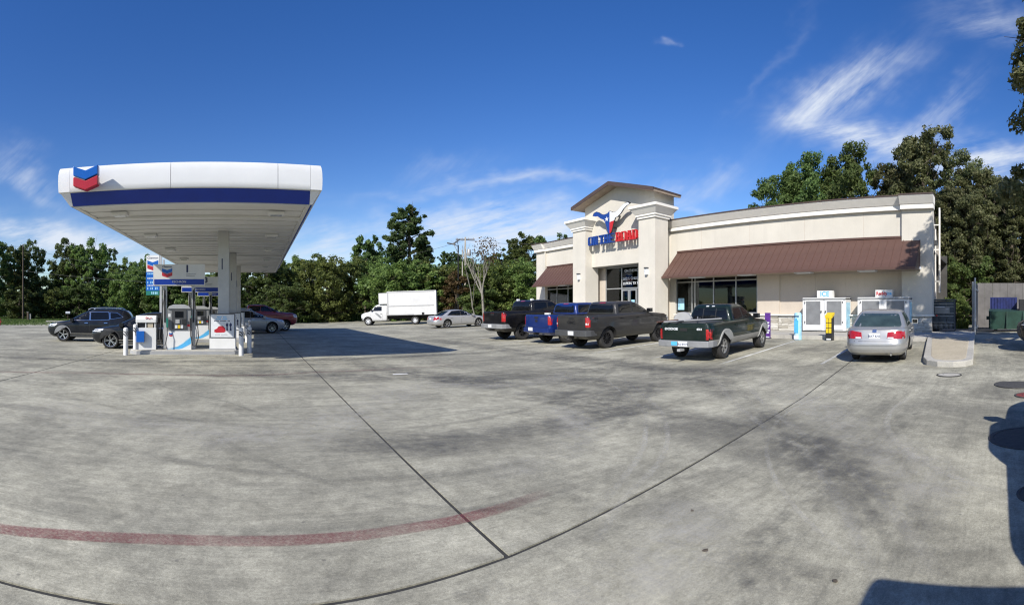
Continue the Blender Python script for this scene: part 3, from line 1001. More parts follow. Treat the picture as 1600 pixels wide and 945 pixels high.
def band_mat():
    m, nt, b = nodes_of('striped_band')
    t = nt.nodes.new('ShaderNodeTexCoord')
    w = nt.nodes.new('ShaderNodeTexWave')
    w.bands_direction = 'DIAGONAL'
    w.inputs['Scale'].default_value = 6.0
    nt.links.new(t.outputs['Object'], w.inputs['Vector'])
    nt.links.new(ramp(nt, w.outputs['Fac'], [(0.45, 0.06), (0.55, 0.55)]), b.inputs['Base Color'])
    b.inputs['Roughness'].default_value = 0.5
    return m


M['band'] = band_mat()
W2 = ['nearest', 'middle', 'farthest']
ISL_Z = 0.15
for i, yc in enumerate(COLS):
    cx, cy = -2.6, yc - .15
    isl = empty('pump_island', (cx, cy, 0), CROSS, f'{W2[i]} raised concrete pump island under the canopy', 'pump island')
    poly = []
    for sx_, a0 in ((1, -90), (-1, 90)):
        for a in range(0, 181, 30):
            t = R(a0 + a)
            poly.append((sx_ * 1.75 + .32 * math.cos(t) * 1.0, .62 * math.sin(t)))
    prism('kerb', M['kerb'], isl, poly, -.02, ISL_Z, lambda u, v, h: (u, v, h), bevel=.02)
    prism('steel_edge', M['galv'], isl, [(u * 1.012, v * 1.03) for u, v in poly], -.02, ISL_Z - .03, lambda u, v, h: (u, v, h))


def dispenser(cx, cy, num, lab):
    e = empty('fuel_dispenser', (cx, cy, ISL_Z), CROSS, lab, 'fuel pump', 'fuel dispensers under the canopy')
    w, d = .45, .28
    lower = box('lower_cabinet', M['white'], e, -w, w, -d, d, 0, .68, bevel=.02)
    # printed wave on the lower cabinet, front and back
    for s in (-1, 1):
        wave = [(-.30, .02), (-.05, .10), (.15, .22), (.30, .36), (.44, .44), (.44, .22), (.30, .14), (.12, .05), (0, .02)]
        prism('printed_wave', M['sky_ink'], lower, wave, .003, .001, lambda u, v, h: (u * -s, s * (d + h), v))
        wave2 = [(-.42, .02), (-.30, .02), (-.05, .12), (.15, .25), (.44, .49), (.44, .45), (.15, .225), (-.05, .105)]
        prism('printed_wave', M['cyan_film'], lower, wave2, .0045, .003, lambda u, v, h: (u * -s, s * (d + h), v))
        chevron(lower, frame_mx((.30 * s, s * (d + .001), .55), (-s, 0, 0), (0, 0, 1)), .13, .15, .004)
    head = box('head', M['mid_grey'], e, -w + .02, w - .02, -d + .02, d - .02, .685, 1.50, bevel=.02)
    prism('head_hood', M['galv'], e, [(-.42, 1.505), (-.36, 1.60), (-.2, 1.66), (.2, 1.66), (.36, 1.60), (.42, 1.505)], -d - .03, d + .03, lambda u, v, h: (u, h, v))
    for s in (-1, 1):
        f = s * (d - .02)
        box('bezel', M['dark_grey'], head, -.27, .27, f, f + s * .03, .75, 1.48, bevel=.01)
        box('screen', M['tint'], head, -.15, .15, f + s * .031, f + s * .045, 1.18, 1.40)
        box('card_reader', M['black'], head, -.05 - .16 * s, .10 - .16 * s, f + s * .031, f + s * .07, .95, 1.12, bevel=.008)
        box('keypad', M['galv'], head, .02 + .1 * s - .05, .12 + .1 * s, f + s * .031, f + s * .055, .96, 1.11)
        for k, mm in enumerate(('plate', 'yellow', 'plate')):
            box('grade_button', M[mm], head, -.15 + .105 * k, -.06 + .105 * k, f + s * .031, f + s * .048, .78, .90)
        box('sticker', M['white_flat'], head, -.40, -.31, f + s * .001, f + s * .006, 1.2, 1.32)
        box('sticker', M['red_letter'], head, .30, .40, f + s * .001, f + s * .006, .85, .93)
    for sx_ in (-1, 1):
        post = box('post', M['galv'], e, sx_ * .53 - .07, sx_ * .53 + .07, -.14, .14, 0, 2.36, bevel=.01)
        box('hose_guide', M['black'], post, sx_ * .53 - .03, sx_ * .53 + .03, -.16, -.142, 1.0, 2.2)
        for s in (-1, 1):
            nz = box('nozzle', M['black'] if sx_ * s < 0 else M['sign_green'], e, sx_ * .43 - .035, sx_ * .43 + .035, s * (d + .02), s * (d + .13), .82, 1.16, bevel=.015)
            x0 = sx_ * .56
            tube('hose', M['black'], e, [(sx_ * .43, s * .36, .86), (sx_ * .42, s * .42, .55), (sx_ * .50, s * .45, .18), (sx_ * .62, s * .42, .12), (sx_ * .72, s * .36, .45), (sx_ * .66, s * .28, 1.1), (x0, s * .2, 1.9), (x0, s * .12, 2.3)], .018, 6)
    sg = box('sign_box', M['grey_panel'], e, -.95, .95, -.26, .26, 2.36, 3.14, bevel=.05)
    for s in (-1, 1):
        y_ = s * .262
        box('blue_band', M['blue'], sg, -.92, .92, y_ - .001, y_ + s * .006, 2.39, 2.59)
        rt = (-s, 0, 0)
        chevron(sg, frame_mx((.44 * s, y_, 2.82), rt, (0, 0, 1)), .38, .34, .008)
        text('brand_text', 'Chevron', M['navy'], sg, .10, frame_mx((.44 * s, y_ + s * .003, 3.05), rt, (0, 0, 1)), .003, .002)
        text('number', num, M['navy'], sg, .36, frame_mx((-.30 * s, y_ + s * .003, 2.96), rt, (0, 0, 1)), .003, .014)
        text('grade_text', 'TECHRON', M['white_flat'], sg, .11, frame_mx((0, y_ + s * .008, 2.49), rt, (0, 0, 1)), .002)
        for k in range(2):
            for q in range(9 - k):
                box('print_line', M['grey_ink'], sg, *sorted((s * (-.26 - .04 * q), s * (-.285 - .04 * q))), y_ - .001, y_ + s * .003, 2.76 - .07 * k, 2.785 - .07 * k)
    return e


for i, yc in enumerate(COLS):
    dispenser(-2.85, yc - .15, '135'[i], ['nearest fuel pump, grey sign numbered 1 above it', 'second fuel pump, grey sign numbered 3 above it', 'farthest fuel pump, behind the number 3 pump under the canopy'][i])
# window washing unit with bin
for i, yc in enumerate(COLS[:2]):
    e = empty('service_bin', (-4.06, yc - .32, ISL_Z), CROSS, ['white service bin with blue bucket beside the nearest pump', 'white service bin beside the number 3 pump'][i], 'bin', 'service bins on the pump islands')
    b_ = box('cabinet', M['white_flat'], e, -.37, .37, -.28, .28, 0, .80, bevel=.04)
    for x in (-.35, -.01, .33):
        box('stile', M['white_flat'], e, x - .02, x + .02, -.24, -.18, .80, 1.0)
        box('stile', M['white_flat'], e, x - .02, x + .02, .18, .24, .80, 1.0)
    box('inner_bin', M['black'], e, -.32, .32, -.17, .17, .78, .985)
    box('towel_pack', M['beige_concrete'], e, .06, .26, -.235, -.175, .81, .97)
    prism('hood', M['white_flat'], e, [(-.28, .985), (-.28, 1.10), (-.20, 1.25), (.20, 1.25), (.28, 1.10), (.28, .985)], -.38, .38, lambda u, v, h: (h, u, v), bevel=.02)
    for q, (x, z) in enumerate([(-.02, 1.15), (.05, 1.17), (.1, 1.14), (.16, 1.17), (.0, 1.19)]):
        box('red_print', M['red_letter'], e, x, x + .05, -.30, -.272, z - .012, z + .012)
    box('squeegee_bucket', M['logo_blue'], e, -.33, -.05, -.43, -.285, .28, .68, bevel=.02)
    tube('squeegee', M['black'], e, [(-.36, -.4, .5), (-.38, -.42, .72)], .012)
    tube('hose', M['cable'], e, [(.38, -.2, .02), (.6, -.3, .02), (.75, -.2, .03), (.8, -.1, .3), (.75, 0, .9)], .015)
# column wraps with poster
for i, yc in enumerate(COLS):
    e = empty('column_wrap', (-1.22, yc, ISL_Z), 0, ['white poster box around the foot of the nearest canopy column', 'white poster box around the foot of the middle canopy column', 'white poster box around the foot of the farthest canopy column'][i], 'poster box', 'poster boxes on the canopy columns')
    bm = bmesh.new()
    ring = [(-.47, -.44), (.47, -.44), (.47, .44), (-.47, .44)]
    for (x0, x1, y0, y1) in ((-.47, .47, -.44, -.34), (-.47, .47, .34, .44), (-.47, -.37, -.34, .34), (.37, .47, -.34, .34)):
        add_box(bm, x0, x1, y0, y1, .04, 1.32)
    bm_obj('shell', bm, M['white_flat'], e)
    for s in (-1, 1): box('foot', M['galv'], e, -.5, .5, *sorted((s * .441, s * .47)), 0, .06)
    for s in (-1, 1):
        y_ = s * .442
        fr = bmesh.new()
        for (x0, x1, z0, z1) in ((-.46, .46, 1.29, 1.32), (-.46, .46, .44, .47), (-.46, -.43, .47, 1.29), (.43, .46, .47, 1.29)):
            add_box(fr, x0, x1, min(y_, y_ + s * .012), max(y_, y_ + s * .012), z0, z1)
        bm_obj('poster_frame', fr, M['dark_grey'], e)
        ps = box('poster', M['plate'], e, -.43, .43, min(y_, y_ + s * .004), max(y_, y_ + s * .004), .47, 1.29)
        for q, (z, wdt, mm, hh) in enumerate([(1.20, .20, 'sky_ink', .035), (1.13, .22, 'sky_ink', .035), (1.06, .30, 'navy', .03), (.56, .26, 'grey_ink', .016)]):
            n_ = int(wdt * 2 / .045)
            for c_ in range(n_):
                if c_ % 6 == 4: continue
                x = (-wdt + .045 * c_) * -s
                box('print_line', M[mm], ps, *sorted((x, x - s * .034)), min(y_ + s * .004, y_ + s * .0065), max(y_ + s * .004, y_ + s * .0065), z - hh / 2, z + hh / 2)
        carp = [(-.30, .66), (-.29, .74), (-.2, .78), (-.13, .87), (.02, .88), (.1, .80), (.12, .68), (.06, .64), (-.22, .63)]
        prism('printed_car', M['logo_red'], ps, [(-s * -1 * u * -1 if s > 0 else u, v) for u, v in carp], .004, .007, lambda u, v, h: (u, y_ + s * h, v))
        for x in (.17, .30):
            fig = [(x - .03, .70), (x - .02, .84), (x - .05, .92), (x, 1.0), (x + .05, .93), (x + .02, .84), (x + .035, .70)]
            prism('printed_figure', M['navy'], ps, [(u * -s, v) for u, v in fig], .004, .007, lambda u, v, h: (u, y_ + s * h, v))
bollard(-4.57, 16.2, 0, .98, 'white bollard standing on the concrete, leftmost at the nearest pump island')
bollard(-4.42, 16.98, ISL_Z * 0 + .0, 1.08, 'white bollard touching the left end of the nearest pump island')
bollard(-.52, 16.6, 0, .98, 'white bollard by the poster box at the nearest pump island')
bollard(-.25, 17.7, 0, .98, 'white bollard behind the one beside the nearest poster box')
bollard(-4.75, 23.4, 0, .98, 'white bollard at the left end of the middle pump island')
bollard(-.45, 23.4, 0, .98, 'white bollard at the right end of the middle pump island')
bollard(-.4, 30.0, 0, .98, 'white bollard at the right end of the farthest pump island')

# ================================================================== price sign on the roadside
ps = empty('price_sign', (-12.9, 58.5, 0), 0, 'tall blue and white fuel price sign on steel poles behind the pumps', 'sign')
box('sign_pole', M['galv'], ps, .85, 1.12, -.12, .12, -.1, 8.4)
box('sign_pole', M['galv'], ps, 1.25, 1.48, -.1, .14, -.1, 7.95)
top = box('emblem_box', M['white_flat'], ps, -.85, .82, -.15, .2, 6.45, 8.5, bevel=.03)
chevron(top, frame_mx((-.02, -.151, 7.25), (1, 0, 0), (0, 0, 1)), 1.42, 1.28, .02)
text('brand_text', 'Chevron', M['navy'], top, .40, frame_mx((-.02, -.153, 8.18), (1, 0, 0), (0, 0, 1)), .006, .004)
mid = box('price_panel', M['logo_blue'], ps, -.9, .84, -.15, .2, 4.05, 6.42, bevel=.02)
for k, (z, h) in enumerate([(6.2, .16), (5.62, .14), (5.1, .3), (4.72, .12), (4.35, .3)]):
    for q in range(7):
        if h > .2 and q in (1, 4): continue
        box('digit', M['plate'] if k in (1, 3) else M['cyan_film'], mid, -.72 + q * .2, -.62 + q * .2 + (.05 if h < .2 else 0), -.158, -.151, z - h / 2, z + h / 2)
low = box('diesel_panel', M['sign_green'], ps, -.9, .84, -.15, .2, 3.5, 4.03, bevel=.02)
for q in range(4): box('digit', M['cyan_film'], low, -.2 + q * .22, -.08 + q * .22, -.158, -.151, 3.62, 3.92)

# ================================================================== the store
WX = 23.3                                    # main front wall
Y0S, Y1S = 3.45, 34.4
BZ = WALK_Z
store = empty('convenience_store', (WX, 18.0, 0), 0, 'cream stucco convenience store with brown metal awnings and gabled entrance tower', 'building')
SO = Vector((-WX, -18.0, 0))


def sbox(name, mat, x0, x1, y0, y1, z0, z1, parent=None, bevel=0.0):
    bm = bmesh.new()
    add_box(bm, min(x0, x1), max(x0, x1), min(y0, y1), max(y0, y1), z0, z1)
    for v in bm.verts: v.co += SO
    return bm_obj(name, bm, mat, parent or store, bevel=bevel)


def sprism(name, mat, poly, h0, h1, to3, parent=None, bevel=0.0):
    bm = bmesh.new()
    add_prism(bm, poly, h0, h1, to3)
    for v in bm.verts: v.co += SO
    return bm_obj(name, bm, mat, parent or store, bevel=bevel)


# front wall in strips round the openings
WT = 6.60
BACK = 42.0
WINR = (13.1, 19.07)                          # right wing window band
WINL = (27.2, 33.2)
SILL, HEAD = 1.44, 3.85
sbox('front_wall', M['stucco'], WX, WX + .3, Y0S + .3, Y1S - .1, HEAD, WT)
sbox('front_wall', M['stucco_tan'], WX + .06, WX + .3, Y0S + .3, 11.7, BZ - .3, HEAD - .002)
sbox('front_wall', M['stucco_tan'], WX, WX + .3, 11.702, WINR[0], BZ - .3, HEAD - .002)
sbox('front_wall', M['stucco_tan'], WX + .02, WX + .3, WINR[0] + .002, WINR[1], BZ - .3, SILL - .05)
sbox('front_wall', M['stucco'], WX, WX + .3, WINR[1] + .002, 19.9, BZ - .3, HEAD - .002)
sbox('front_wall', M['stucco'], WX, WX + .3, 25.9, WINL[0], BZ - .3, HEAD - .002)
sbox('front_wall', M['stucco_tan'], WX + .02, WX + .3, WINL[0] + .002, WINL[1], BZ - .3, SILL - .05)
sbox('front_wall', M['stucco'], WX, WX + .3, WINL[1] + .002, Y1S - .1, BZ - .3, HEAD - .002)
for yj in (5.1, 7.9, 9.6):
    sbox('control_joint', M['stucco_tan'], WX + .052, WX + .0595, yj - .012, yj + .012, 1.36, HEAD - .01)
for yj in (6.9, 10.2, 13.6, 17.0):
    sbox('control_joint', M['stucco_tan'], WX - .004, WX - .0005, yj - .01, yj + .01, 5.25, WT - .01)
SIDE = .105
def yside(x): return Y0S + SIDE * (x - WX)
sprism('side_wall', M['block'], [(WX + .02, Y0S), (BACK, yside(BACK)), (BACK, yside(BACK) + .28), (WX + .02, Y0S + .28)], BZ - .4, WT - .1, lambda u, v, h: (u, v, h))
sbox('side_wall', M['block'], WX + .02, BACK, Y1S - .28, Y1S - .102, BZ - .4, WT - .1)
sbox('back_wall', M['block'], BACK - .28, BACK, yside(BACK) + .29, Y1S - .29, BZ - .4, WT - .1)
sbox('roof_deck', M['galv'], WX + .31, BACK - .29, Y0S + 2.3, Y1S - .29, 5.9, 6.0)
# corner pilasters
sbox('pilaster', M['stucco'], WX - .16, WX + .4, Y0S - .12, Y0S + 1.42, 1.36, WT)
sbox('pilaster', M['stucco'], WX - .16, WX + .4, Y1S - 1.3, Y1S, BZ - .3, WT)


def cornice(y0, y1, x, ends=True, z=WT):
    """white band, grey cove and brown coping along the front"""
    c = sbox('cornice_band', M['trim_white'], x - .18, x + .3, y0, y1, z, z + .22)
    sprism('cornice_cove', M['trim_white'], [(x - .18, z + .222), (x - .22, z + .24), (x - .46, z + .58), (x - .46, z + .62), (x + .3, z + .62), (x + .3, z + .222)], y0 - .02, y1 + .02, lambda u, v, h: (u, h, v), c)
    sbox('coping', M['brown_dark'], x - .50, x + .34, y0 - .03, y1 + .03, z + .622, z + .69, c)


cornice(Y0S + 1.5, 19.4, WX)
cornice(Y0S - .2, Y0S + 1.46, WX - .2)
cornice(26.2, Y1S - 1.36, WX)
cornice(Y1S - 1.32, Y1S + .06, WX - .18)
sprism('side_parapet', M['stucco'], [(WX + .45, yside(WX) + .0), (BACK, yside(BACK)), (BACK, yside(BACK) + .3), (WX + .45, yside(WX) + .3)], WT - .098, WT + .3, lambda u, v, h: (u, v, h))
sprism('side_coping', M['brown_dark'], [(WX + .45, yside(WX) - .06), (BACK, yside(BACK) - .1), (BACK, yside(BACK) + .34), (WX + .45, yside(WX) + .34)], WT + .302, WT + .36, lambda u, v, h: (u, v, h))

# entrance tower
TX = 21.8
TY0, TY1 = 19.5, 26.15
OPZ = 4.62
EAVE, APEX = 9.08, 9.98
YM = (TY0 + TY1) / 2
sprism('tower_gable', M['stucco'], [(TY0, OPZ), (TY1, OPZ), (TY1, EAVE - .02), (YM, APEX - .12), (TY0, EAVE - .02)], TX, TX + .35, lambda u, v, h: (h, u, v))
sbox('tower_side', M['stucco'], TX + .352, WX + .2, TY0, TY0 + .3, OPZ + .002, EAVE - .03)
sbox('tower_side', M['stucco'], TX + .352, WX + .2, TY1 - .3, TY1, OPZ + .002, EAVE - .03)
sbox('tower_back', M['stucco'], WX + .202, WX + .4, TY0, TY1, WT - 1, EAVE - .03)
sbox('porch_ceiling', M['mid_grey'], TX + .36, 22.79, TY0 + .302, TY1 - .302, OPZ - .0, OPZ + .06)
for k in range(3):
    sbox('ceiling_slat', M['galv'], TX + .4 + k * .12, TX + .5 + k * .12, TY0 + .31, TY1 - .31, OPZ - .03, OPZ - .003)
RX0, RX1 = 21.0, 23.7
RO = .62
for s in (-1, 1):
    ye = YM + s * (TY1 - TY0 + 2 * RO) / 2
    zs = EAVE - RO * (APEX - EAVE) / ((TY1 - TY0) / 2)
    rf = sprism('tower_roof', M['brown_dark'], [(YM, APEX + .06), (ye, zs + .06), (ye, zs - .04), (YM, APEX - .05)], RX0, RX1, lambda u, v, h: (h, u, v))
    sprism('eave_soffit', M['eave'], [(YM, APEX - .052), (ye - s * .02, zs - .042), (ye - s * .02, zs - .16), (YM, APEX - .17)], RX0 + .04, RX1 - .04, lambda u, v, h: (h, u, v), rf)
    sprism('fascia_board', M['brown_dark'], [(YM, APEX + .064), (ye, zs + .064), (ye, zs - .17), (YM, APEX - .18)], RX0 - .03, RX0 + .036, lambda u, v, h: (h, u, v), rf)
# pillars with capitals
PX = 21.2
for k, (a, b) in enumerate(((18.9, 20.27), (25.4, 26.8))):
    pil = sbox('pillar', M['stucco'], PX, TX + .6, a, b, BZ - .3, 7.32)
    for j, (o, z0, z1) in enumerate(((.08, 7.20, 7.34), (.14, 7.342, 7.46))):
        sbox('capital_band', M['trim_white'], PX - o, TX + .6 + o, a - o, b + o, z0, z1, pil)
    bm = bmesh.new()
    lo, hi = .16, .42
    vs = [[bm.verts.new(Vector((x, y, z)) + SO) for x, y in ((PX - o, a - o), (TX + .6 + o, a - o), (TX + .6 + o, b + o), (PX - o, b + o))] for o, z in ((lo, 7.462), (hi, 7.82))]
    for i in range(4): bm.faces.new((vs[0][i], vs[0][(i + 1) % 4], vs[1][(i + 1) % 4], vs[1][i]))
    bm.faces.new(vs[0]); bm.faces.new(vs[1])
    bmesh.ops.recalc_face_normals(bm, faces=bm.faces)
    bm_obj('capital_cove', bm, M['trim_white'], pil)
    sbox('capital_top', M['trim_white'], PX - .46, TX + .64 + .42, a - .46, b + .46, 7.822, 7.98, pil)
    yl = (a + b) / 2 - .05
    lamp = sbox('wall_lamp', M['plate'], PX - .16, PX - .002, yl - .09, yl + .09, 3.75, 4.12, bevel=.02)
    sbox('lamp_cap', M['dark_grey'], PX - .2, PX - .002, yl - .11, yl + .11, 4.122, 4.2, lamp)
# porch side returns
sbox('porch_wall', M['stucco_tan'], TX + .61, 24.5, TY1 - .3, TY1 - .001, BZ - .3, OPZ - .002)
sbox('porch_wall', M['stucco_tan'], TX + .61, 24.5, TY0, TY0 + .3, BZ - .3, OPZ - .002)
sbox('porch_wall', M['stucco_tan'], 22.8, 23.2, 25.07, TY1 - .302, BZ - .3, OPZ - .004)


def glazing(x, ys, zs, name='window', door=None, parent=None):
    """mullioned glazing: ys, zs = lines of the frame; each pane a sub-part"""
    w = empty(name, (x - WX, 0, 0))
    w.parent = parent or store
    t = .035
    bm = bmesh.new()
    for yv in ys: add_box(bm, -.05, .05, yv - t - 18, yv + t - 18, zs[0], zs[-1])
    for zv in zs:
        for a, b in zip(ys, ys[1:]): add_box(bm, -.048, .048, a + t - 18, b - t - 18, zv - t, zv + t)
    bm_obj('frame', bm, M['alu'], w)
    for a, b in zip(ys, ys[1:]):
        for c, d in zip(zs, zs[1:]):
            box('pane', M['glass'], w, -.006, .006, a + t - 18, b - t - 18, c + t, d - t)
    return w


glazing(WX + .12, [WINR[0] + .05, 14.58, 16.16, 17.55, 17.78, WINR[1] - .05], [SILL, 3.35, HEAD - .02])
glazing(WX + .12, [WINL[0] + .05, 28.7, 30.2, 31.7, WINL[1] - .05], [SILL, 3.35, HEAD - .02])
glazing(22.85, [19.85, 21.85, 23.42, 25.02], [BZ + .02, 3.1, OPZ - .06], 'storefront')
for k, (a, b) in enumerate(((21.93, 22.61), (22.66, 23.34))):
    dr = empty('door', (22.77 - WX, 0, 0))
    dr.parent = store
    bm = bmesh.new()
    for (y0, y1, z0, z1) in ((a, a + .09, BZ, 3.03), (b - .09, b, BZ, 3.03), (a + .09, b - .09, BZ, BZ + .22), (a + .09, b - .09, 2.92, 3.03)):
        add_box(bm, -.03, .03, y0 - 18, y1 - 18, z0, z1)
    bm_obj('door_frame', bm, M['alu'], dr)
    box('pane', M['glass'], dr, -.005, .005, a + .09 - 18, b - .09 - 18, BZ + .22, 2.92)
    hy = (b - .05 if k == 0 else a + .05) - 18
    tube('handle', M['chrome'], dr, [(-.03, hy, 1.2), (-.09, hy, 1.25), (-.09, hy, 1.75), (-.03, hy, 1.8)], .014)
# interior seen dimly through the glass
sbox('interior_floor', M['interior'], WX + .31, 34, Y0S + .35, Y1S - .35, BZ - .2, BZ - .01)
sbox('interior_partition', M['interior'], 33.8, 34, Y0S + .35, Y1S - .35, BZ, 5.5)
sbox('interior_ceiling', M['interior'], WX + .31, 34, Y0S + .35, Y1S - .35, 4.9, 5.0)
for k in range(7):
    y_ = 13.0 + k * 3.0
    if 19.5 < y_ < 25.5: y_ += .2
    sh = sbox('shelf_unit', M['shelf'], 26.2, 31.5, y_, y_ + .8, BZ, 1.9 + .3 * (k % 2))
for (y_, h) in ((14.0, .9), (18.2, 1.1), (16.6, .8)):
    sbox('window_display', M['plate'], WX + .6, WX + 1.0, y_, y_ + .5, SILL + .0, SILL + .35 * h)
# posters in windows
sbox('window_poster', M['cyan_film'], WX + .085, WX + .09, 18.4, 18.9, 1.62, 2.35)
sbox('window_poster', M['yellow'], WX + .30, WX + .31, 13.25, 14.45, 1.5, 2.15)
sbox('window_poster', M['cyan_film'], 22.72, 22.725, 22.1, 22.4, 1.7, 2.3)
sbox('window_poster', M['purple'], WX + .085, WX + .09, 28.9, 29.2, 1.7, 2.3)
for k, (s_, z_) in enumerate((('ON THE ROAD', 4.28), ('2602 S. CHESTNUT', 3.75), ('LUFKIN, TX 75901', 3.42))):
    text('address_text', s_, M['plate'], store, .24, frame_mx(Vector((22.83, 22.35, z_)) + SO, (0, -1, 0), (0, 0, 1)), .002, .004)
for k in range(11):
    sbox('counter_goods', M['plate'] if k % 3 else M['red_letter'], 23.3, 23.5, 23.5 + k * .14, 23.6 + k * .14, BZ + 1.0, BZ + 1.2 + .1 * ((k * 7) % 3))

# awnings of standing seam panels, each panel its own piece
def awning(y0, y1, n, lab):
    a = empty('awning', (0, 0, 0)); a.parent = store
    zt, zb, xo = 5.22, 3.62, 1.52
    st = (y1 - y0) / n
    pm = None
    for i in range(n):
        if pm is None:
            pm = bmesh.new()
            tk = .03
            add_prism(pm, [(0, zt), (-xo, zb), (-xo, zb - tk), (0, zt - tk)], .004, st - .004, lambda u, v, h: (u, h, v))
            add_prism(pm, [(0, zt + .035), (-xo - .004, zb + .035), (-xo - .004, zb), (0, zt)], -.012, .012, lambda u, v, h: (u, h, v))
            me = bpy.data.meshes.new('awning_panel')
            pm.to_mesh(me); pm.free()
            me.materials.append(M['brown_metal'])
        o = bpy.data.objects.new('awning_panel', me)
        COL.objects.link(o)
        o.parent = a
        o.location = Vector((WX - .01, y0 + i * st, 0)) + SO
    sbox('fascia_trim', M['brown_metal'], WX - xo - .035, WX - xo - .002, y0 - .02, y1 + .02, zb - .10, zb + .02, a)
    sbox('head_flashing', M['brown_metal'], WX - .07, WX - .004, y0, y1, zt - .0, zt + .10, a)
    for ye in (y0 - .012, y1 + .012):
        sprism('end_panel', M['brown_metal'], [(WX - .01, zt), (WX - xo, zb), (WX - xo, zb - .1), (WX - xo + .1, zb - .1), (WX - .01, zb - .02)], ye - .01, ye + .01, lambda u, v, h: (u, h, v), a)
    sbox('underside', M['eave'], WX - xo + .02, WX - .02, y0 + .02, y1 - .02, zb - .07, zb - .045, a)
    y_ = y0 + 2.0
    while y_ < y1 - 1:
        sbox('under_light', M['plate'], WX - xo + .25, WX - xo + .75, y_, y_ + .9, zb - .13, zb - .072, a, bevel=.02)
        y_ += 3.4


awning(3.95, 18.86, 36, 'right')
awning(26.85, 33.0, 15, 'left')

# stone wainscot: every stone a piece of its own
wains = empty('wainscot', (0, 0, 0)); wains.parent = store
STONES = []
for k in range(8):
    bm = bmesh.new()
    add_box(bm, -.5, .5, -.5, .5, -.5, .5)
    bmesh.ops.subdivide_edges(bm, edges=bm.edges, cuts=1)
    rr = random.Random(k)
    for v in bm.verts:
        v.co += Vector((rr.uniform(-.18, .18), rr.uniform(-.02, .02), rr.uniform(-.07, .07)))
    me = bpy.data.meshes.new('stone')
    bm.to_mesh(me); bm.free()
    me.materials.append(M['stone'])
    STONES.append(me)


def stone_run(x, y0, y1, z0, z1, seed):
    rr = random.Random(seed)
    sbox('mortar_bed', M['mortar'], x - .03, x + .12, y0, y1, z0, z1, wains)
    z = z0 + .005
    while z < z1 - .05:
        h = min(rr.choice((.10, .13, .16)), z1 - z)
        y = y0
        while y < y1 - .02:
            l = min(rr.uniform(.25, .62), y1 - y)
            if y1 - y - l < .15: l = y1 - y
            o = bpy.data.objects.new('stone', rr.choice(STONES))
            COL.objects.link(o)
            o.parent = wains
            o.location = Vector((x - .05, y + l / 2, z + h / 2)) + SO
            o.scale = (.07 + rr.uniform(0, .03), max(l - .012, .05), h - .012)
            y += l
        z += h


LEDGE = 1.30
stone_run(WX - .14, Y0S - .1, Y0S + 1.4, BZ, LEDGE, 3)
stone_run(WX - .04, 4.88, 11.7, BZ, LEDGE, 1)
stone_run(WX - .08, 11.72, 13.1, BZ, LEDGE, 2)
stone_run(WX - .05, 13.12, 18.85, BZ, LEDGE, 4)
sbox('ledge', M['trim_white'], WX - .26, WX + .05, 4.88, 19.0, LEDGE + .002, LEDGE + .07, wains)
sbox('ledge', M['trim_white'], WX - .32, WX + .05, Y0S - .2, 4.876, LEDGE + .002, LEDGE + .07, wains)

# big lettering: slab-serif letters from strokes
def slab_letter(ch):
    """boxes (u0,u1,v0,v1) in a 1 x 1.2 cell"""
    t, s = .22, .12
    H = 1.2
    L = {'O': [(0, t, .12, H - .12), (1 - t, 1, .12, H - .12), (.12, .88, 0, s * 1.2), (.12, .88, H - s * 1.2, H)],
         'N': [(.08, .08 + t, 0, H), (.92 - t, .92, 0, H), (0, .45, 0, s), (.6, 1, H - s, H), (0, .35, H - s, H), (.3, .5, .6, 1.1), (.42, .6, .35, .85), (.52, .72, .05, .55)],
         'T': [(.5 - t / 2, .5 + t / 2, 0, H), (0, 1, H - s, H), (.2, .8, 0, s), (0, .12, H - .3, H), (.88, 1, H - .3, H)],
         'H': [(.1, .1 + t, 0, H), (.9 - t, .9, 0, H), (.3, .7, .5, .7), (0, .45, 0, s), (.55, 1, 0, s), (0, .45, H - s, H), (.55, 1, H - s, H)],
         'E': [(.1, .1 + t, 0, H), (0, 1, 0, s), (0, 1, H - s, H), (.3, .72, .53, .67)],
         'R': [(.1, .1 + t, 0, H), (0, .5, 0, s), (0, .8, H - s, H), (.3, .8, .5, .66), (.7, .95, .6, H - .06), (.6, .82, 0, .52), (.65, 1, 0, s)],
         'A': [(.0, .42, 0, s), (.58, 1, 0, s), (.1, .32, 0, .55), (.2, .42, .45, .95), (.3, .5, .8, H), (.68, .9, 0, .55), (.58, .8, .45, .95), (.5, .7, .8, H), (.25, .75, .34, .5), (.25, .75, H - s, H)],
         'D': [(.1, .1 + t, 0, H), (0, .8, 0, s), (0, .8, H - s, H), (.72, .98, .12, H - .12)]}
    return L[ch]


def big_text(word, y_start, z, size, mat, adv=1.1):
    """letters read towards -Y on the tower front"""
    y = y_start
    for ch in word:
        if ch == ' ':
            y -= size * .45
            continue
        bm = bmesh.new()
        for q, (u0, u1, v0, v1) in enumerate(slab_letter(ch)):
            dd = .0015 * q
            add_box(bm, TX - .56 + dd, TX - .40, y - u1 * size * .9, y - u0 * size * .9, z + v0 * size, z + v1 * size)
        for v in bm.verts: v.co += SO
        bm_obj('letter', bm, M[mat], store)
        bm = bmesh.new()
        add_box(bm, TX - .402, TX - .0, y - .52 * size, y - .44 * size, z + .56 * size, z + .64 * size)
        for v in bm.verts: v.co += SO
        bm_obj('letter_mount', bm, M['dark_grey'], store)
        y -= size * adv
    return y


yy = big_text('ON', 25.18, 6.06, .50, 'blue_letter', 1.0)
yy = big_text('THE', yy - .13, 6.06, .50, 'blue_letter', 1.0)
big_text('ROAD', yy - .13, 6.06, .50, 'red_letter', 1.0)

# longhorn emblem in three colours, on stand-offs
def emb(y, z):
    return (23.15 - y * 1.0, 6.62 + z)          # u to the viewer's right is -Y


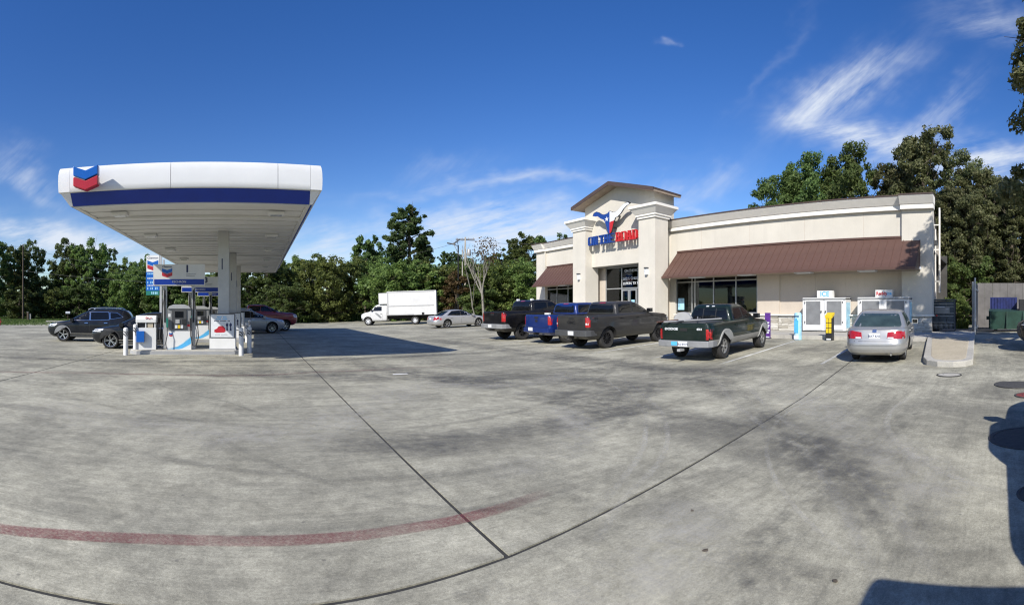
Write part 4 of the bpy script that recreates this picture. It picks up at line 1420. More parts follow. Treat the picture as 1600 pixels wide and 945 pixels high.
lh = empty('longhorn_emblem', (0, 0, 0)); lh.parent = store
# outline in (right, up) metres, face centre line at 0
left_half = [(0, 1.36), (-.12, 1.30), (-.22, 1.22), (-.5, 1.18), (-.75, 1.25), (-1.0, 1.42), (-1.25, 1.52), (-1.5, 1.46), (-1.62, 1.27), (-1.4, 1.2), (-1.15, 1.18), (-.85, .95), (-.55, .82), (-.42, .60), (-.30, .30), (-.2, -.05), (-.12, -.22), (0, -.26)]
right_all = [(0, 1.36), (.14, 1.30), (.3, 1.22), (.55, 1.22), (.8, 1.32), (1.05, 1.52), (1.3, 1.66), (1.62, 1.70), (1.78, 1.58), (1.5, 1.48), (1.25, 1.32), (1.0, 1.04), (.72, .86), (.5, .80), (.42, .62)]
white_part = right_all + [(.40, .62), (0, .56)]
red_part = [(0, .556), (.40, .616), (.30, .30), (.2, -.05), (.12, -.22), (0, -.26)]
back = left_half[:-1] + [(0, -.26), (.12, -.22), (.2, -.05), (.30, .30), (.42, .62)] + right_all[::-1][:-1]
ctr = (0, .65)
backing = [(u * 1.035, ctr[1] + (v - ctr[1]) * 1.045) for u, v in back]


def lh3(u, v, h): return (TX - h - .24, 22.92 - u * 1.04, 6.90 + v * .9)


sprism('backing', M['black'], backing, .27, .34, lh3, lh)
sprism('blue_field', M['blue_letter'], left_half, .341, .36, lh3, lh)
sprism('white_field', M['plate'], white_part, .341, .36, lh3, lh)
sprism('red_field', M['red_letter'], red_part, .341, .36, lh3, lh)
star = [((.20 if k % 2 == 0 else .08) * math.sin(k * math.pi / 5) - .26, (.20 if k % 2 == 0 else .08) * math.cos(k * math.pi / 5) + .82) for k in range(10)]
sprism('star', M['plate'], star, .361, .368, lh3, lh)
for (u, v) in ((-.3, .9), (.4, 1.0), (0, .2)):
    sbox('mount', M['dark_grey'], TX - .511, TX, 22.92 - u - .05, 22.92 - u + .05, 6.9 + v * .9 - .05, 6.9 + v * .9 + .05, lh)

# ladder, lamps and camera on the store's corner and side
lad = empty('roof_ladder', (0, 0, 0)); lad.parent = store
for x in (26.6, 27.2):
    sbox('rail', M['trim_white'], x, x + .06, yside(x) - .42, yside(x) - .34, 2.6, 7.4, lad)
for k in range(16): sbox('rung', M['trim_white'], 26.662, 27.198, yside(26.9) - .4, yside(26.9) - .36, 2.8 + .29 * k, 2.84 + .29 * k, lad)
for z_ in (3.2, 5.0, 6.4): sbox('bracket', M['trim_white'], 26.6, 26.66, yside(26.6) - .338, yside(26.6) - .001, z_, z_ + .06, lad)
sbox('downspout', M['trim_white'], 27.8, 27.92, yside(27.8) - .14, yside(27.8) - .002, BZ, 6.4)
sbox('side_lamp', M['dark_grey'], 24.5, 24.8, yside(24.5) - .3, yside(24.5) - .002, 5.0, 5.25)
lathe('camera_dome', M['plate'], store, [(.1, 0), (.1, .05), (.085, .1), (.05, .14), (.001, .15)], 16, 'z', loc=Vector((WX - .3, 3.95, 3.62)) + SO)

# ================================================================== things along the store front
def ice_box(y0, y1, lab, words):
    e = empty('ice_merchandiser', (22.85, (y0 + y1) / 2, BZ), 0, lab, 'ice freezer')
    w = (y1 - y0) / 2
    box('cabinet', M['white_flat'], e, -.42, .45, -w, w, .06, 1.74, bevel=.02)
    box('base', M['dark_grey'], e, -.36, .4, -w + .05, w - .05, 0, .06)
    box('top_rail', M['mid_grey'], e, -.46, .44, -w, w, 1.64, 1.70)
    for s in (-1, 1):
        yc = s * w * .47
        d_ = box('door', M['white_flat'], e, -.455, -.42, yc - w * .42, yc + w * .42, .12, 1.62, bevel=.01)
        box('door_panel', M['mesh_grey'], d_, -.462, -.456, yc - w * .34 + s * .02, yc + w * .34 + s * .02, .36, 1.56)
        box('latch', M['dark_grey'], d_, -.52, -.456, -s * .0 + s * w * .10 - .02, s * w * .10 + .02, .98, 1.08)
        for z_ in (.45, 1.45): box('hinge', M['dark_grey'], d_, -.48, -.456, s * w * .88 - .02, s * w * .88 + .02, z_, z_ + .09)
    sg = box('sign', M['white_flat'], e, -.3, .0, -.42, .42, 1.745, 2.1, bevel=.01)
    for k, (s_, m_, dy, sz) in enumerate(words):
        text('sign_text', s_, M[m_], sg, sz, frame_mx((-.302, -dy, 1.92), (0, -1, 0), (0, 0, 1)), .003, .008)
    pr = box('side_print', M['cyan_film'], e, -.3, .3, -w - .006, -w - .001, .2, 1.5)
    return e


ice_box(7.58, 9.92, 'white two-door ice freezer with blue ICE sign, left of the two', [('ICE', 'sky_ink', 0, .34)])
ice_box(4.35, 6.95, 'white two-door ice freezer with red and blue sign behind the silver sedan', [('Reddy', 'red_letter', -.10, .22), ('Ice', 'sky_ink', .27, .22)])


def sleeve(x, y, h, lab, kind):
    e = empty('bollard_sleeve', (x, y, zg(x)), 0, lab, 'bollard sign')
    if kind == 'purple':
        box('panel', M['purple'], e, -.03, .03, -.13, .13, .04, h, bevel=.01)
        box('foot', M['black'], e, -.12, .12, -.13, .13, 0, .04)
        for k, (z, w_) in enumerate(((.72, .09), (.6, .1), (.52, .06), (.38, .11), (.28, .08))):
            box('print_patch', M['plate'], e, -.036, -.031, -w_, w_ * .7, z - .035, z + .03)
        box('base_label', M['plate'], e, -.036, -.031, -.1, .1, .05, .1)
    elif kind == 'blue':
        lathe('sleeve', M['cyan_film'], e, [(.17, 0), (.17, .2), (.165, h - .1), (.15, h - .02), (.12, h), (.001, h)], 20)
        box('bottle_print', M['sky_ink'], e, -.18, -.155, -.09, .09, .3, .85, bevel=.008)
        box('bottle_neck', M['sky_ink'], e, -.178, -.15, -.035, .035, .86, .93)
        for k in range(5): box('print_line', M['navy'], e, -.178, -.16, -.12 + k * .05, -.085 + k * .05, .99, 1.04)
        box('base_label', M['plate'], e, -.182, -.16, -.11, .11, .03, .2)
    else:
        box('panel', M['black'], e, -.14, .14, -.14, .14, 0, h - .12, bevel=.015)
        prism('slanted_top', M['yellow'], e, [(-.16, h - .24), (-.16, h - .12), (.15, h), (.15, h - .1)], -.16, .16, lambda u, v, q: (u, q, v))
        for k in range(3):
            for j in range(2): box('product_print', M['yellow'], e, -.147, -.141, -.12 + j * .13, -.01 + j * .13, .32 + k * .22, .51 + k * .22)
        box('base_label', M['plate'], e, -.147, -.141, -.1, .1, .03, .09)
    return e


sleeve(18.7, 9.98, 1.16, 'narrow purple advertising panel standing at the kerb beside the green pickup', 'purple')
sleeve(18.7, 8.5, 1.17, 'pale blue bottle advertisement sleeve on a post at the kerb', 'blue')
sleeve(18.7, 7.02, 1.18, 'yellow and black advertising stand at the kerb before the ICE freezer', 'yellow')

# caged gas cylinder locker at the corner of the store
cg = empty('gas_cage', (25.0, 2.98, BZ), 0, 'blue-grey caged gas cylinder locker at the corner of the store', 'gas cage')
for x in (-.4, .36):
    for y in (-.62, .58): box('corner_post', M['cage'], cg, x, x + .04, y, y + .04, 0, 1.62)
box('back_panel', M['cage'], cg, .30, .34, -.57, .57, .12, 1.6)
for y_ in (-.615, .595): box('side_panel', M['cage'], cg, -.35, .35, y_, y_ + .02, .12, 1.6)
for k in range(3): box('door_panel', M['cage'], cg, -.376, -.366, -.57 + k * .39, -.20 + k * .39, .40, 1.58)
box('roof', M['cage'], cg, -.44, .44, -.66, .66, 1.622, 1.68)
for z in (.12, .62, 1.12): box('shelf', M['cage'], cg, -.36, .30, -.575, .575, z, z + .03)
for z in (.3, .45, .78, .93, 1.28, 1.43): box('cross_bar', M['galv'], cg, -.405, -.39, -.575, .575, z, z + .02)
for k in range(14): box('bar', M['cage'], cg, -.39, -.378, -.55 + k * .085, -.54 + k * .085, .15, 1.6)
for r_ in range(3):
    for k in range(4):
        c_ = lathe('cylinder', M['mid_grey'], cg, [(.12, 0), (.14, .04), (.14, .28), (.1, .34), (.05, .36), (.05, .40)], 14, loc=(-.18, -.42 + k * .28, .155 + .5 * r_))
box('notice', M['mesh_grey'], cg, -.415, -.406, -.36, .42, .92, 1.30)
box('notice_line', M['plate'], cg, -.421, -.416, -.1, .4, 1.26, 1.29)
box('notice_line', M['plate'], cg, -.421, -.416, -.3, -.15, 1.14, 1.16)
box('warning_label', M['red_letter'], cg, -.415, -.406, .28, .36, .78, .86)

# rubbish enclosure
en = empty('dumpster_enclosure', (27.3, -2.1, .34), 0, 'grey slatted rubbish enclosure with its gate standing open', 'enclosure')
for k in range(17):
    box('board', M['fence'], en, 4.0, 4.05, -4.9 + k * .5, -4.412 + k * .5, .02, 3.05)
for k in range(9):
    box('board', M['fence'], en, .15 + k * .43, .57 + k * .43, 3.62, 3.66, .02, 2.85)
for (x, y) in ((0, 3.64), (4.0, 3.72)): box('post', M['galv'], en, x - .07, x + .07, y - .07, y + .07, -.1, 2.9, bevel=.01)
gate = empty('gate', (0, 3.4, 0)); gate.parent = en
for k in range(6): box('gate_board', M['fence'], gate, -2.55 + k * .42, -2.14 + k * .42, -.03, .03, .1, 2.7)
box('gate_rail', M['galv'], gate, -2.55, -.05, -.075, -.032, .3, .4)
box('gate_rail', M['galv'], gate, -2.55, -.05, -.075, -.032, 2.3, 2.4)
tube('gate_post', M['galv'], gate, [(-2.6, 0, .0), (-2.6, 0, 2.95)], .05)
dm = empty('dumpster', (28.4, -.95, .34), 0, 'dark green metal dumpster with blue ribbed lid in the shade', 'dumpster')
prism('body', M['dumpster'], dm, [(-.75, .15), (.75, .15), (.9, 1.35), (-.9, 1.2)], -1.5, 1.6, lambda u, v, h: (u, h, v))
for k in range(4): box('rib', M['dumpster'], dm, -.93, -.80, -1.4 + k * .95, -1.32 + k * .95, .2, 1.18)
for k in range(2): box('foot', M['black'], dm, -.6, .6, -1.3 + k * 2.4, -1.1 + k * 2.4, 0, .15)
box('side_pocket', M['dumpster'], dm, -.5, .4, 1.602, 1.75, .7, .9)
ld = box('lid', M['tarp'], dm, .70, .78, -.1, 1.55, 1.3, 2.05)
for k in range(9): box('lid_rib', M['tarp'], ld, .66, .70, -.05 + k * .18, .02 + k * .18, 1.33, 2.02)
box('bag', M['black'], dm, -.5, .6, -1.3, -.2, 1.2, 1.9, bevel=.2)

# ================================================================== vehicles
class Shell:
    """closed body from stacked rounded outlines: rows of (z, rear x, front x, half width)"""
    def __init__(self, rows, nr=9, nf=6, xc=0.0, side_n=None):
        self.t = np.array(rows, float)
        self.nr, self.nf, self.xc = nr, nf, xc

    def at(self, z):
        return [np.interp(z, self.t[:, 0], self.t[:, k]) for k in (1, 2, 3)]

    def side(self, x, z):
        xr, xf, w = self.at(z)
        if x >= self.xc: t, n = (x - self.xc) / (xf - self.xc), self.nf
        else: t, n = (self.xc - x) / (self.xc - xr), self.nr
        return w * max(1 - min(abs(t), 1) ** n, 0) ** (1 / n)

    def end(self, y, z, front):
        xr, xf, w = self.at(z)
        q = max(1 - min(abs(y / w), 1) ** (self.nf if front else self.nr), 0)
        return self.xc + (xf - self.xc) * q ** (1 / self.nf) if front else self.xc - (self.xc - xr) * q ** (1 / self.nr)

    def mesh(self, sub=3, N=72):
        zs = []
        for a, b in zip(self.t[:, 0], self.t[1:, 0]): zs += list(np.linspace(a, b, sub, endpoint=False))
        zs.append(self.t[-1, 0])
        bm = bmesh.new()
        rings = []
        for z in zs:
            xr, xf, w = self.at(z)
            ring = []
            for k in range(N):
                t = 2 * math.pi * (k + .5) / N
                c, s = math.cos(t), math.sin(t)
                n = self.nf if c >= 0 else self.nr
                hl = (xf - self.xc) if c >= 0 else (self.xc - xr)
                ring.append(bm.verts.new((self.xc + hl * math.copysign(abs(c) ** (2 / n), c), w * math.copysign(abs(s) ** (2 / n), s), z)))
            rings.append(ring)
        for r0, r1 in zip(rings, rings[1:]):
            for k in range(N): bm.faces.new((r0[k], r0[(k + 1) % N], r1[(k + 1) % N], r1[k]))
        bm.faces.new(rings[0][::-1]); bm.faces.new(rings[-1])
        return bm


def cut(bm, cutters, mats):
    """boolean difference of a body with cutter bmeshes"""
    me = bpy.data.meshes.new('body'); bm.to_mesh(me); bm.free()
    for m in mats: me.materials.append(m)
    o = bpy.data.objects.new('tmp', me); COL.objects.link(o)
    cm = bpy.data.meshes.new('cut')
    cb = bmesh.new()
    for c in cutters:
        t = bpy.data.meshes.new('t'); c.to_mesh(t); c.free(); cb.from_mesh(t); bpy.data.meshes.remove(t)
    for f in cb.faces: f.material_index = 1
    cb.to_mesh(cm); cb.free()
    for m in mats: cm.materials.append(m)
    co = bpy.data.objects.new('tmpc', cm); COL.objects.link(co)
    md = o.modifiers.new('b', 'BOOLEAN'); md.operation = 'DIFFERENCE'; md.solver = 'EXACT'; md.object = co
    dg = bpy.context.evaluated_depsgraph_get()
    new = bpy.data.meshes.new_from_object(o.evaluated_get(dg))
    bpy.data.objects.remove(o); bpy.data.objects.remove(co)
    new.polygons.foreach_set('use_smooth', [True] * len(new.polygons))
    new.set_sharp_from_angle(angle=R(32))
    return new


def patch(name, poly, mapper, mat, parent, off=.004, thick=.012, step=.14):
    """a pane, lamp or seam laid on a shell: 2-D outline mapped to the surface, proud of it by off"""
    bm = bmesh.new()
    bm.faces.new([bm.verts.new((u, v, 0)) for u, v in poly])
    bmesh.ops.triangulate(bm, faces=bm.faces)
    us, vs = [p[0] for p in poly], [p[1] for p in poly]
    for ax, lo, hi in ((0, min(us), max(us)), (1, min(vs), max(vs))):
        k = math.ceil(lo / step)
        while k * step < hi:
            co, no = [0, 0, 0], [0, 0, 0]
            co[ax], no[ax] = k * step, 1
            bmesh.ops.bisect_plane(bm, geom=bm.verts[:] + bm.edges[:] + bm.faces[:], plane_co=co, plane_no=no)
            k += 1
    ex = bmesh.ops.extrude_edge_only(bm, edges=[e for e in bm.edges if e.is_boundary])
    for v in [g for g in ex['geom'] if isinstance(g, bmesh.types.BMVert)]: v.co.z = -thick
    for v in bm.verts: v.co = mapper(v.co.x, v.co.y, off + v.co.z)
    bmesh.ops.recalc_face_normals(bm, faces=bm.faces)
    return bm_obj(name, bm, mat, parent, smooth=40)


def rnd(poly, r=.06, n=3):
    """round the corners of an outline"""
    out = []
    P = [Vector(p) for p in poly]
    for i, p in enumerate(P):
        a, b = P[i - 1] - p, P[(i + 1) % len(P)] - p
        ra = min(r, a.length * .4, b.length * .4)
        s, e = p + a.normalized() * ra, p + b.normalized() * ra
        for k in range(n + 1):
            t = k / n
            q = s * (1 - t) ** 2 + p * 2 * t * (1 - t) + e * t * t
            out.append((q.x, q.y))
    return out


def side_map(sh, s): return lambda u, v, o: Vector((u, s * (sh.side(u, v) + o), v))
def end_map(sh, front): return lambda u, v, o: Vector((sh.end(u, v, front) + (o if front else -o), u, v))


WHEELS = {}


def wheel_meshes(r, w, style, rimfrac):
    key = (r, w, style, rimfrac)
    if key in WHEELS: return WHEELS[key]
    ri = r * rimfrac
    bm = bmesh.new()
    add_lathe(bm, [(ri * .98, -w / 2 + .03), (ri, -w / 2 + .01), (r * .9, -w / 2), (r * .97, -w / 2 + .02), (r, -w / 2 + .045), (r, w / 2 - .045), (r * .97, w / 2 - .02), (r * .9, w / 2), (ri, w / 2 - .01), (ri * .98, w / 2 - .03)], 40, 'y')
    bmesh.ops.delete(bm, geom=[f for f in bm.faces if len(f.verts) > 4], context='FACES')
    # tread blocks
    nb = 36
    for k in range(nb):
        t = 2 * math.pi * (k + .25) / nb
        for s in (-1, 1):
            vs = add_box(bm, -.018 * r / .35, .018 * r / .35, s * w * .16 - w * .10, s * w * .16 + w * .10, r - .004, r + .006)
            rot = Matrix.Rotation(t + (.06 if s > 0 else 0), 3, 'Y')
            for v in vs: v.co = rot @ v.co
    tyre = bpy.data.meshes.new('wheel'); bm.to_mesh(tyre); bm.free(); tyre.materials.append(M['rubber'])
    tyre.polygons.foreach_set('use_smooth', [True] * len(tyre.polygons)); tyre.set_sharp_from_angle(angle=R(35))
    bm = bmesh.new()
    out = w / 2
    add_lathe(bm, [(ri, out - .012), (ri * .94, out - .016), (ri * .92, out - .07), (ri * .9, -out + .03)], 36, 'y')
    bmesh.ops.delete(bm, geom=[f for f in bm.faces if len(f.verts) > 4], context='FACES')
    add_lathe(bm, [(.001, out - .02), (ri * .16, out - .02), (ri * .2, out - .05), (ri * .2, out - .09)], 18, 'y')
    n = {'five': 5, 'six': 6, 'ten': 10, 'twin': 5, 'steel': 8}[style]
    for k in range(n):
        for dt in ((-.16, .16) if style == 'twin' else (0,)):
            w0, w1 = {'five': (.17, .24), 'six': (.16, .2), 'ten': (.07, .10), 'twin': (.09, .08), 'steel': (.2, .26)}[style]
            vs = add_box(bm, -1, 1, out - .062, out - .03, ri * .12, ri * .95)
            for v in vs:
                ww = (w0 if v.co.z < ri * .5 else w1) * ri / 2 * 1.0
                v.co.x *= ww
                if v.co.z > ri * .5: v.co.y += .012
            rot = Matrix.Rotation(2 * math.pi * k / n + dt, 3, 'Y')
            for v in vs: v.co = rot @ v.co
    rim = bpy.data.meshes.new('rim'); bm.to_mesh(rim); bm.free()
    rim.polygons.foreach_set('use_smooth', [True] * len(rim.polygons)); rim.set_sharp_from_angle(angle=R(30))
    bm = bmesh.new()
    add_lathe(bm, [(.001, out - .12), (ri * .9, out - .12), (ri * .9, out - .14)], 28, 'y')
    disc = bpy.data.meshes.new('backing_disc'); bm.to_mesh(disc); bm.free(); disc.materials.append(M['well'])  # dark disc added as a backing behind the spokes, no brake modelled
    WHEELS[key] = (tyre, rim, disc)
    return WHEELS[key]


def vehicle(name, label, cat, loc, heading, S, group=None):
    """S: body rows, cabin rows, windows ... ; local x forwards, y to the left"""
    x, y = loc
    e = empty(name, (x, y, zg(x)), heading, label, cat, group)
    # sit on the slope of the lot
    fx, fy = math.cos(heading) * 1.5, math.sin(heading) * 1.5
    e.rotation_euler = (0, -math.atan2(zg(x + fx) - zg(x - fx), 3.0), heading)
    e.location.z = (zg(x + fx) + zg(x - fx)) / 2
    paint = S['paint']
    sh = Shell(S['body'], S.get('nr', 9), S.get('nf', 6), S.get('xc', 0))
    r, ww = S['tyre'], S.get('tw', .22)
    tr = S['track']
    cutters = []
    for ax in S['axles']:
        for s in (-1, 1):
            c = bmesh.new()
            add_lathe(c, [(r * S.get('arch', 1.17), min(s * (tr - .20), s * 1.4)), (r * S.get('arch', 1.17), max(s * (tr - .20), s * 1.4))], 32, 'y')
            for v in c.verts: v.co += Vector((ax, 0, r + .02))
            bmesh.ops.recalc_face_normals(c, faces=c.faces)
            cutters.append(c)
    if S.get('bed'):
        bx0, bx1, bz = S['bed']
        c = bmesh.new()
        hw = S['body'][-1][3] - .03
        add_box(c, bx0, bx1, -hw, hw, bz, 3)
        cutters.append(c)
    me = cut(sh.mesh(), cutters, [paint, S.get('well', M['well'])])
    body = link('body', me, None, e)
    box('underbody', M['well'], e, S['body'][0][1] + .25, S['body'][0][2] - .25, -tr + .22, tr - .22, S['body'][0][0] - .03, S['body'][0][0] + .12)
    cb = None
    if S.get('cabin'):
        cb = Shell(S['cabin'], S.get('cnr', 7), S.get('cnf', 5), S.get('cxc', (S['cabin'][2][1] + S['cabin'][2][2]) / 2))
        cabin = bm_obj('cabin', cb.mesh(4, 64), paint, e, smooth=38)
        gl = S.get('glass', M['tint'])
        for poly in S['side_windows']:
            for s in (-1, 1):
                c0 = (sum(p[0] for p in poly) / len(poly), sum(p[1] for p in poly) / len(poly))
                big = [(c0[0] + (u - c0[0]) * 1.05 + math.copysign(.012, u - c0[0]), c0[1] + (v - c0[1]) * 1.08 + math.copysign(.006, v - c0[1])) for u, v in poly]
                patch('window_seal', rnd(big, .05), side_map(cb, s), S.get('seal', M['black']), cabin, .003)
                patch('window', rnd(poly, .05), side_map(cb, s), gl, e, .007)
        for front, key, nm in ((True, 'windscreen', 'windscreen'), (False, 'backlight', 'rear_window')):
            if key in S:
                patch(nm, rnd(S[key], .07), end_map(cb, front), gl if front else S.get('rear_glass', gl), e, .007)
        if S.get('brake_light'):
            yv, z = S['brake_light']
            patch('brake_light', [(-yv, z - .02), (yv, z - .02), (yv, z + .02), (-yv, z + .02)], end_map(cb, False), M['tail_red'], e, .012)
    for s in (-1, 1):
        for k, xs in enumerate(S.get('seams', [])):
            z0, z1 = xs[1], xs[2]
            patch('door_seam', [(xs[0] - .006, z0), (xs[0] + .006, z0), (xs[0] + .006, z1), (xs[0] - .006, z1)], side_map(sh, s), M['black'], body, .0015, .006)
        for hx, hz in S.get('handles', []):
            patch('door_handle', rnd([(hx - .09, hz - .018), (hx + .09, hz - .018), (hx + .09, hz + .018), (hx - .09, hz + .018)], .015), side_map(sh, s), S.get('handle_mat', paint), e, .03, .035)
        for poly, m, nm, off in S.get('side_trim', []):
            patch(nm, poly, side_map(sh, s), m, e, off, off + .008)
        if S.get('mirror'):
            mx_, mz = S['mirror']
            my = (cb or sh).side(mx_, mz) if mz > S['body'][-1][0] else sh.side(mx_, mz)
            mr = box('mirror', S.get('mirror_mat', paint), e, mx_ - .07, mx_ + .09, min(s * (my + .03), s * (my + .23)), max(s * (my + .03), s * (my + .23)), mz - .03, mz + .13, bevel=.035)
            box('mirror_stalk', M['black'], mr, mx_ - .02, mx_ + .05, min(s * (my - .06), s * (my + .05)), max(s * (my - .06), s * (my + .05)), mz - .05, mz)
            box('mirror_glass', M['tint'], mr, mx_ - .078, mx_ - .071, min(s * (my + .05), s * (my + .21)), max(s * (my + .05), s * (my + .21)), mz - .01, mz + .11)
        for poly, m in S.get('tail', []):
            patch('tail_light', [(u * s, v) for u, v in poly], end_map(sh, False), m, e, .012, .03, .08)
        for poly, m in S.get('tail_side', []):
            patch('tail_light', poly, side_map(sh, s), m, e, .008, .02, .08)
        for poly, m in S.get('head', []):
            patch('headlight', [(u * s, v) for u, v in poly], end_map(sh, True), m, e, .012, .03, .08)
        for poly, m in S.get('head_side', []):
            patch('headlight', poly, side_map(sh, s), m, e, .008, .02, .08)
        if S.get('flare'):
            m, wd, of = S['flare']
            for ax in S['axles']:
                ra = r * S.get('arch', 1.17)
                a0, a1 = R(4), R(176)
                outer = [(ax + (ra + wd) * math.cos(a0 + (a1 - a0) * k / 18), r + .02 + (ra + wd) * math.sin(a0 + (a1 - a0) * k / 18)) for k in range(19)]
                inner = [(ax + (ra + .004) * math.cos(a1 - (a1 - a0) * k / 18), r + .02 + (ra + .004) * math.sin(a1 - (a1 - a0) * k / 18)) for k in range(19)]
                patch('wheel_arch', outer + inner, side_map(sh, s), m, e, of, of + .02)
    for poly, m, nm, off in S.get('rear_panels', []):
        patch(nm, poly, end_map(sh, False), m, e, off, off + .01)
    for poly, m, nm, off in S.get('front_panels', []):
        patch(nm, poly, end_map(sh, True), m, e, off, off + .01)
    if 'plate' in S:
        py, pz, ptxt, po = S['plate']
        xr = sh.end(py, pz, False) - po
        pl = box('licence_plate', M['plate'], e, xr - .012, xr, py - .155, py + .155, pz - .075, pz + .075, bevel=.004)
        if ptxt: text('plate_text', ptxt, M['navy'], pl, .09, frame_mx((xr - .0125, py, pz - .01), (0, -1, 0), (0, 0, 1)), .001, .001)
    if S.get('bumper'):
        z0, z1, m, depth = S['bumper']
        xr = S['body'][0][1]
        hw = S['body'][2][3]
        xm = min(row[1] for row in S['body'])
        bm = bmesh.new()
        prof = [(-hw + .01, xm + .45), (-hw - .01, xm + .12), (-hw + .06, xm - depth * .55), (-hw * .55, xm - depth), (hw * .55, xm - depth), (hw - .06, xm - depth * .55), (hw + .01, xm + .12), (hw - .01, xm + .45), (hw - .06, xm + .45), (hw - .1, xm + .02), (-hw + .1, xm + .02), (-hw + .06, xm + .45)]
        add_prism(bm, [(b_, a_) for a_, b_ in prof], z0, z1, lambda u, v, h: (u, v, h))
        bm_obj('rear_bumper', bm, m, e, bevel=.02)
        box('hitch', M['black'], e, xm - depth - .03, xm + .1, -.04, .04, z0 - .1, z0 - .005)
    if S.get('exhaust'):
        ex_, ey, ez = S['exhaust']
        tube('exhaust', M['chrome'], e, [(ex_ + .3, ey, ez), (ex_, ey, ez - .01)], .03)
    if S.get('roof_rails'):
        x0, x1, z_ = S['roof_rails']
        for s in (-1, 1):
            yv = cb.side((x0 + x1) / 2, z_ - .08) - .02
            tube('roof_rail', S.get('rail_mat', M['chrome']), e, [(x0, s * yv, z_ - .06), (x0 + .15, s * yv, z_ + .01), ((x0 + x1) / 2, s * yv, z_ + .03), (x1 - .15, s * yv, z_), (x1, s * yv, z_ - .08)], .022)
    tyre, rim, disc = wheel_meshes(r, ww, S.get('rim', 'five'), S.get('rimfrac', .64))
    rm = S.get('rim_mat', M['alloy'])
    for ax in S['axles']:
        for s in (-1, 1):
            wh = link('wheel', tyre, None, e, (ax, s * (tr - ww / 2 + .01), r + .003))
            wh.rotation_euler = (0, random.uniform(0, 1.2), 0 if s > 0 else math.pi)
            key = ('rim', S.get('rim', 'five'), r, rm.name)
            if key not in WHEELS:
                c = rim.copy(); c.materials.clear(); c.materials.append(rm); WHEELS[key] = c
            link('rim', WHEELS[key], None, wh)
            link('backing_disc', disc, None, wh)
    S['_shell'], S['_cab'], S['_body'] = sh, cb, body
    return e


def scale_spec(S, k, **over):
    """stretch a base vehicle: k = (length, width, height)"""
    sx_, sy_, sz_ = k
    T = dict(S)
    row = lambda t: [(z * sz_, a * sx_, b * sx_, w * sy_) for z, a, b, w in t]
    T['body'] = row(S['body'])
    if S.get('cabin'): T['cabin'] = row(S['cabin'])
    p2 = lambda pl: [(u * sx_, v * sz_) for u, v in pl]
    pe = lambda pl: [(u * sy_, v * sz_) for u, v in pl]
    T['side_windows'] = [p2(p) for p in S.get('side_windows', [])]
    for q in ('windscreen', 'backlight'):
        if q in S: T[q] = pe(S[q])
    T['seams'] = [(a * sx_, b * sz_, c * sz_) for a, b, c in S.get('seams', [])]
    T['handles'] = [(a * sx_, b * sz_) for a, b in S.get('handles', [])]
    for q in ('tail', 'head'): T[q] = [(pe(p), m) for p, m in S.get(q, [])]
    for q in ('tail_side', 'head_side'): T[q] = [(p2(p), m) for p, m in S.get(q, [])]
    T['side_trim'] = [(p2(p), m, n, o) for p, m, n, o in S.get('side_trim', [])]
    for q in ('rear_panels', 'front_panels'): T[q] = [(pe(p), m, n, o) for p, m, n, o in S.get(q, [])]
    T['axles'] = [a * sx_ for a in S['axles']]
    T['track'] = S['track'] * sy_
    if S.get('mirror'): T['mirror'] = (S['mirror'][0] * sx_, S['mirror'][1] * sz_)
    if S.get('bed'): T['bed'] = (S['bed'][0] * sx_, S['bed'][1] * sx_, S['bed'][2] * sz_)
    if S.get('bumper'): T['bumper'] = (S['bumper'][0] * sz_, S['bumper'][1] * sz_, S['bumper'][2], S['bumper'][3])
    if S.get('plate'): T['plate'] = (S['plate'][0] * sy_, S['plate'][1] * sz_, S['plate'][2], S['plate'][3])
    if S.get('brake_light'): T['brake_light'] = (S['brake_light'][0], S['brake_light'][1] * sz_)
    if S.get('roof_rails'): T['roof_rails'] = (S['roof_rails'][0] * sx_, S['roof_rails'][1] * sx_, S['roof_rails'][2] * sz_)
    if S.get('exhaust'): T['exhaust'] = (S['exhaust'][0] * sx_, S['exhaust'][1] * sy_, S['exhaust'][2] * sz_)
    T.update(over)
    return T


def rect(u0, u1, v0, v1): return [(u0, v0), (u1, v0), (u1, v1), (u0, v1)]


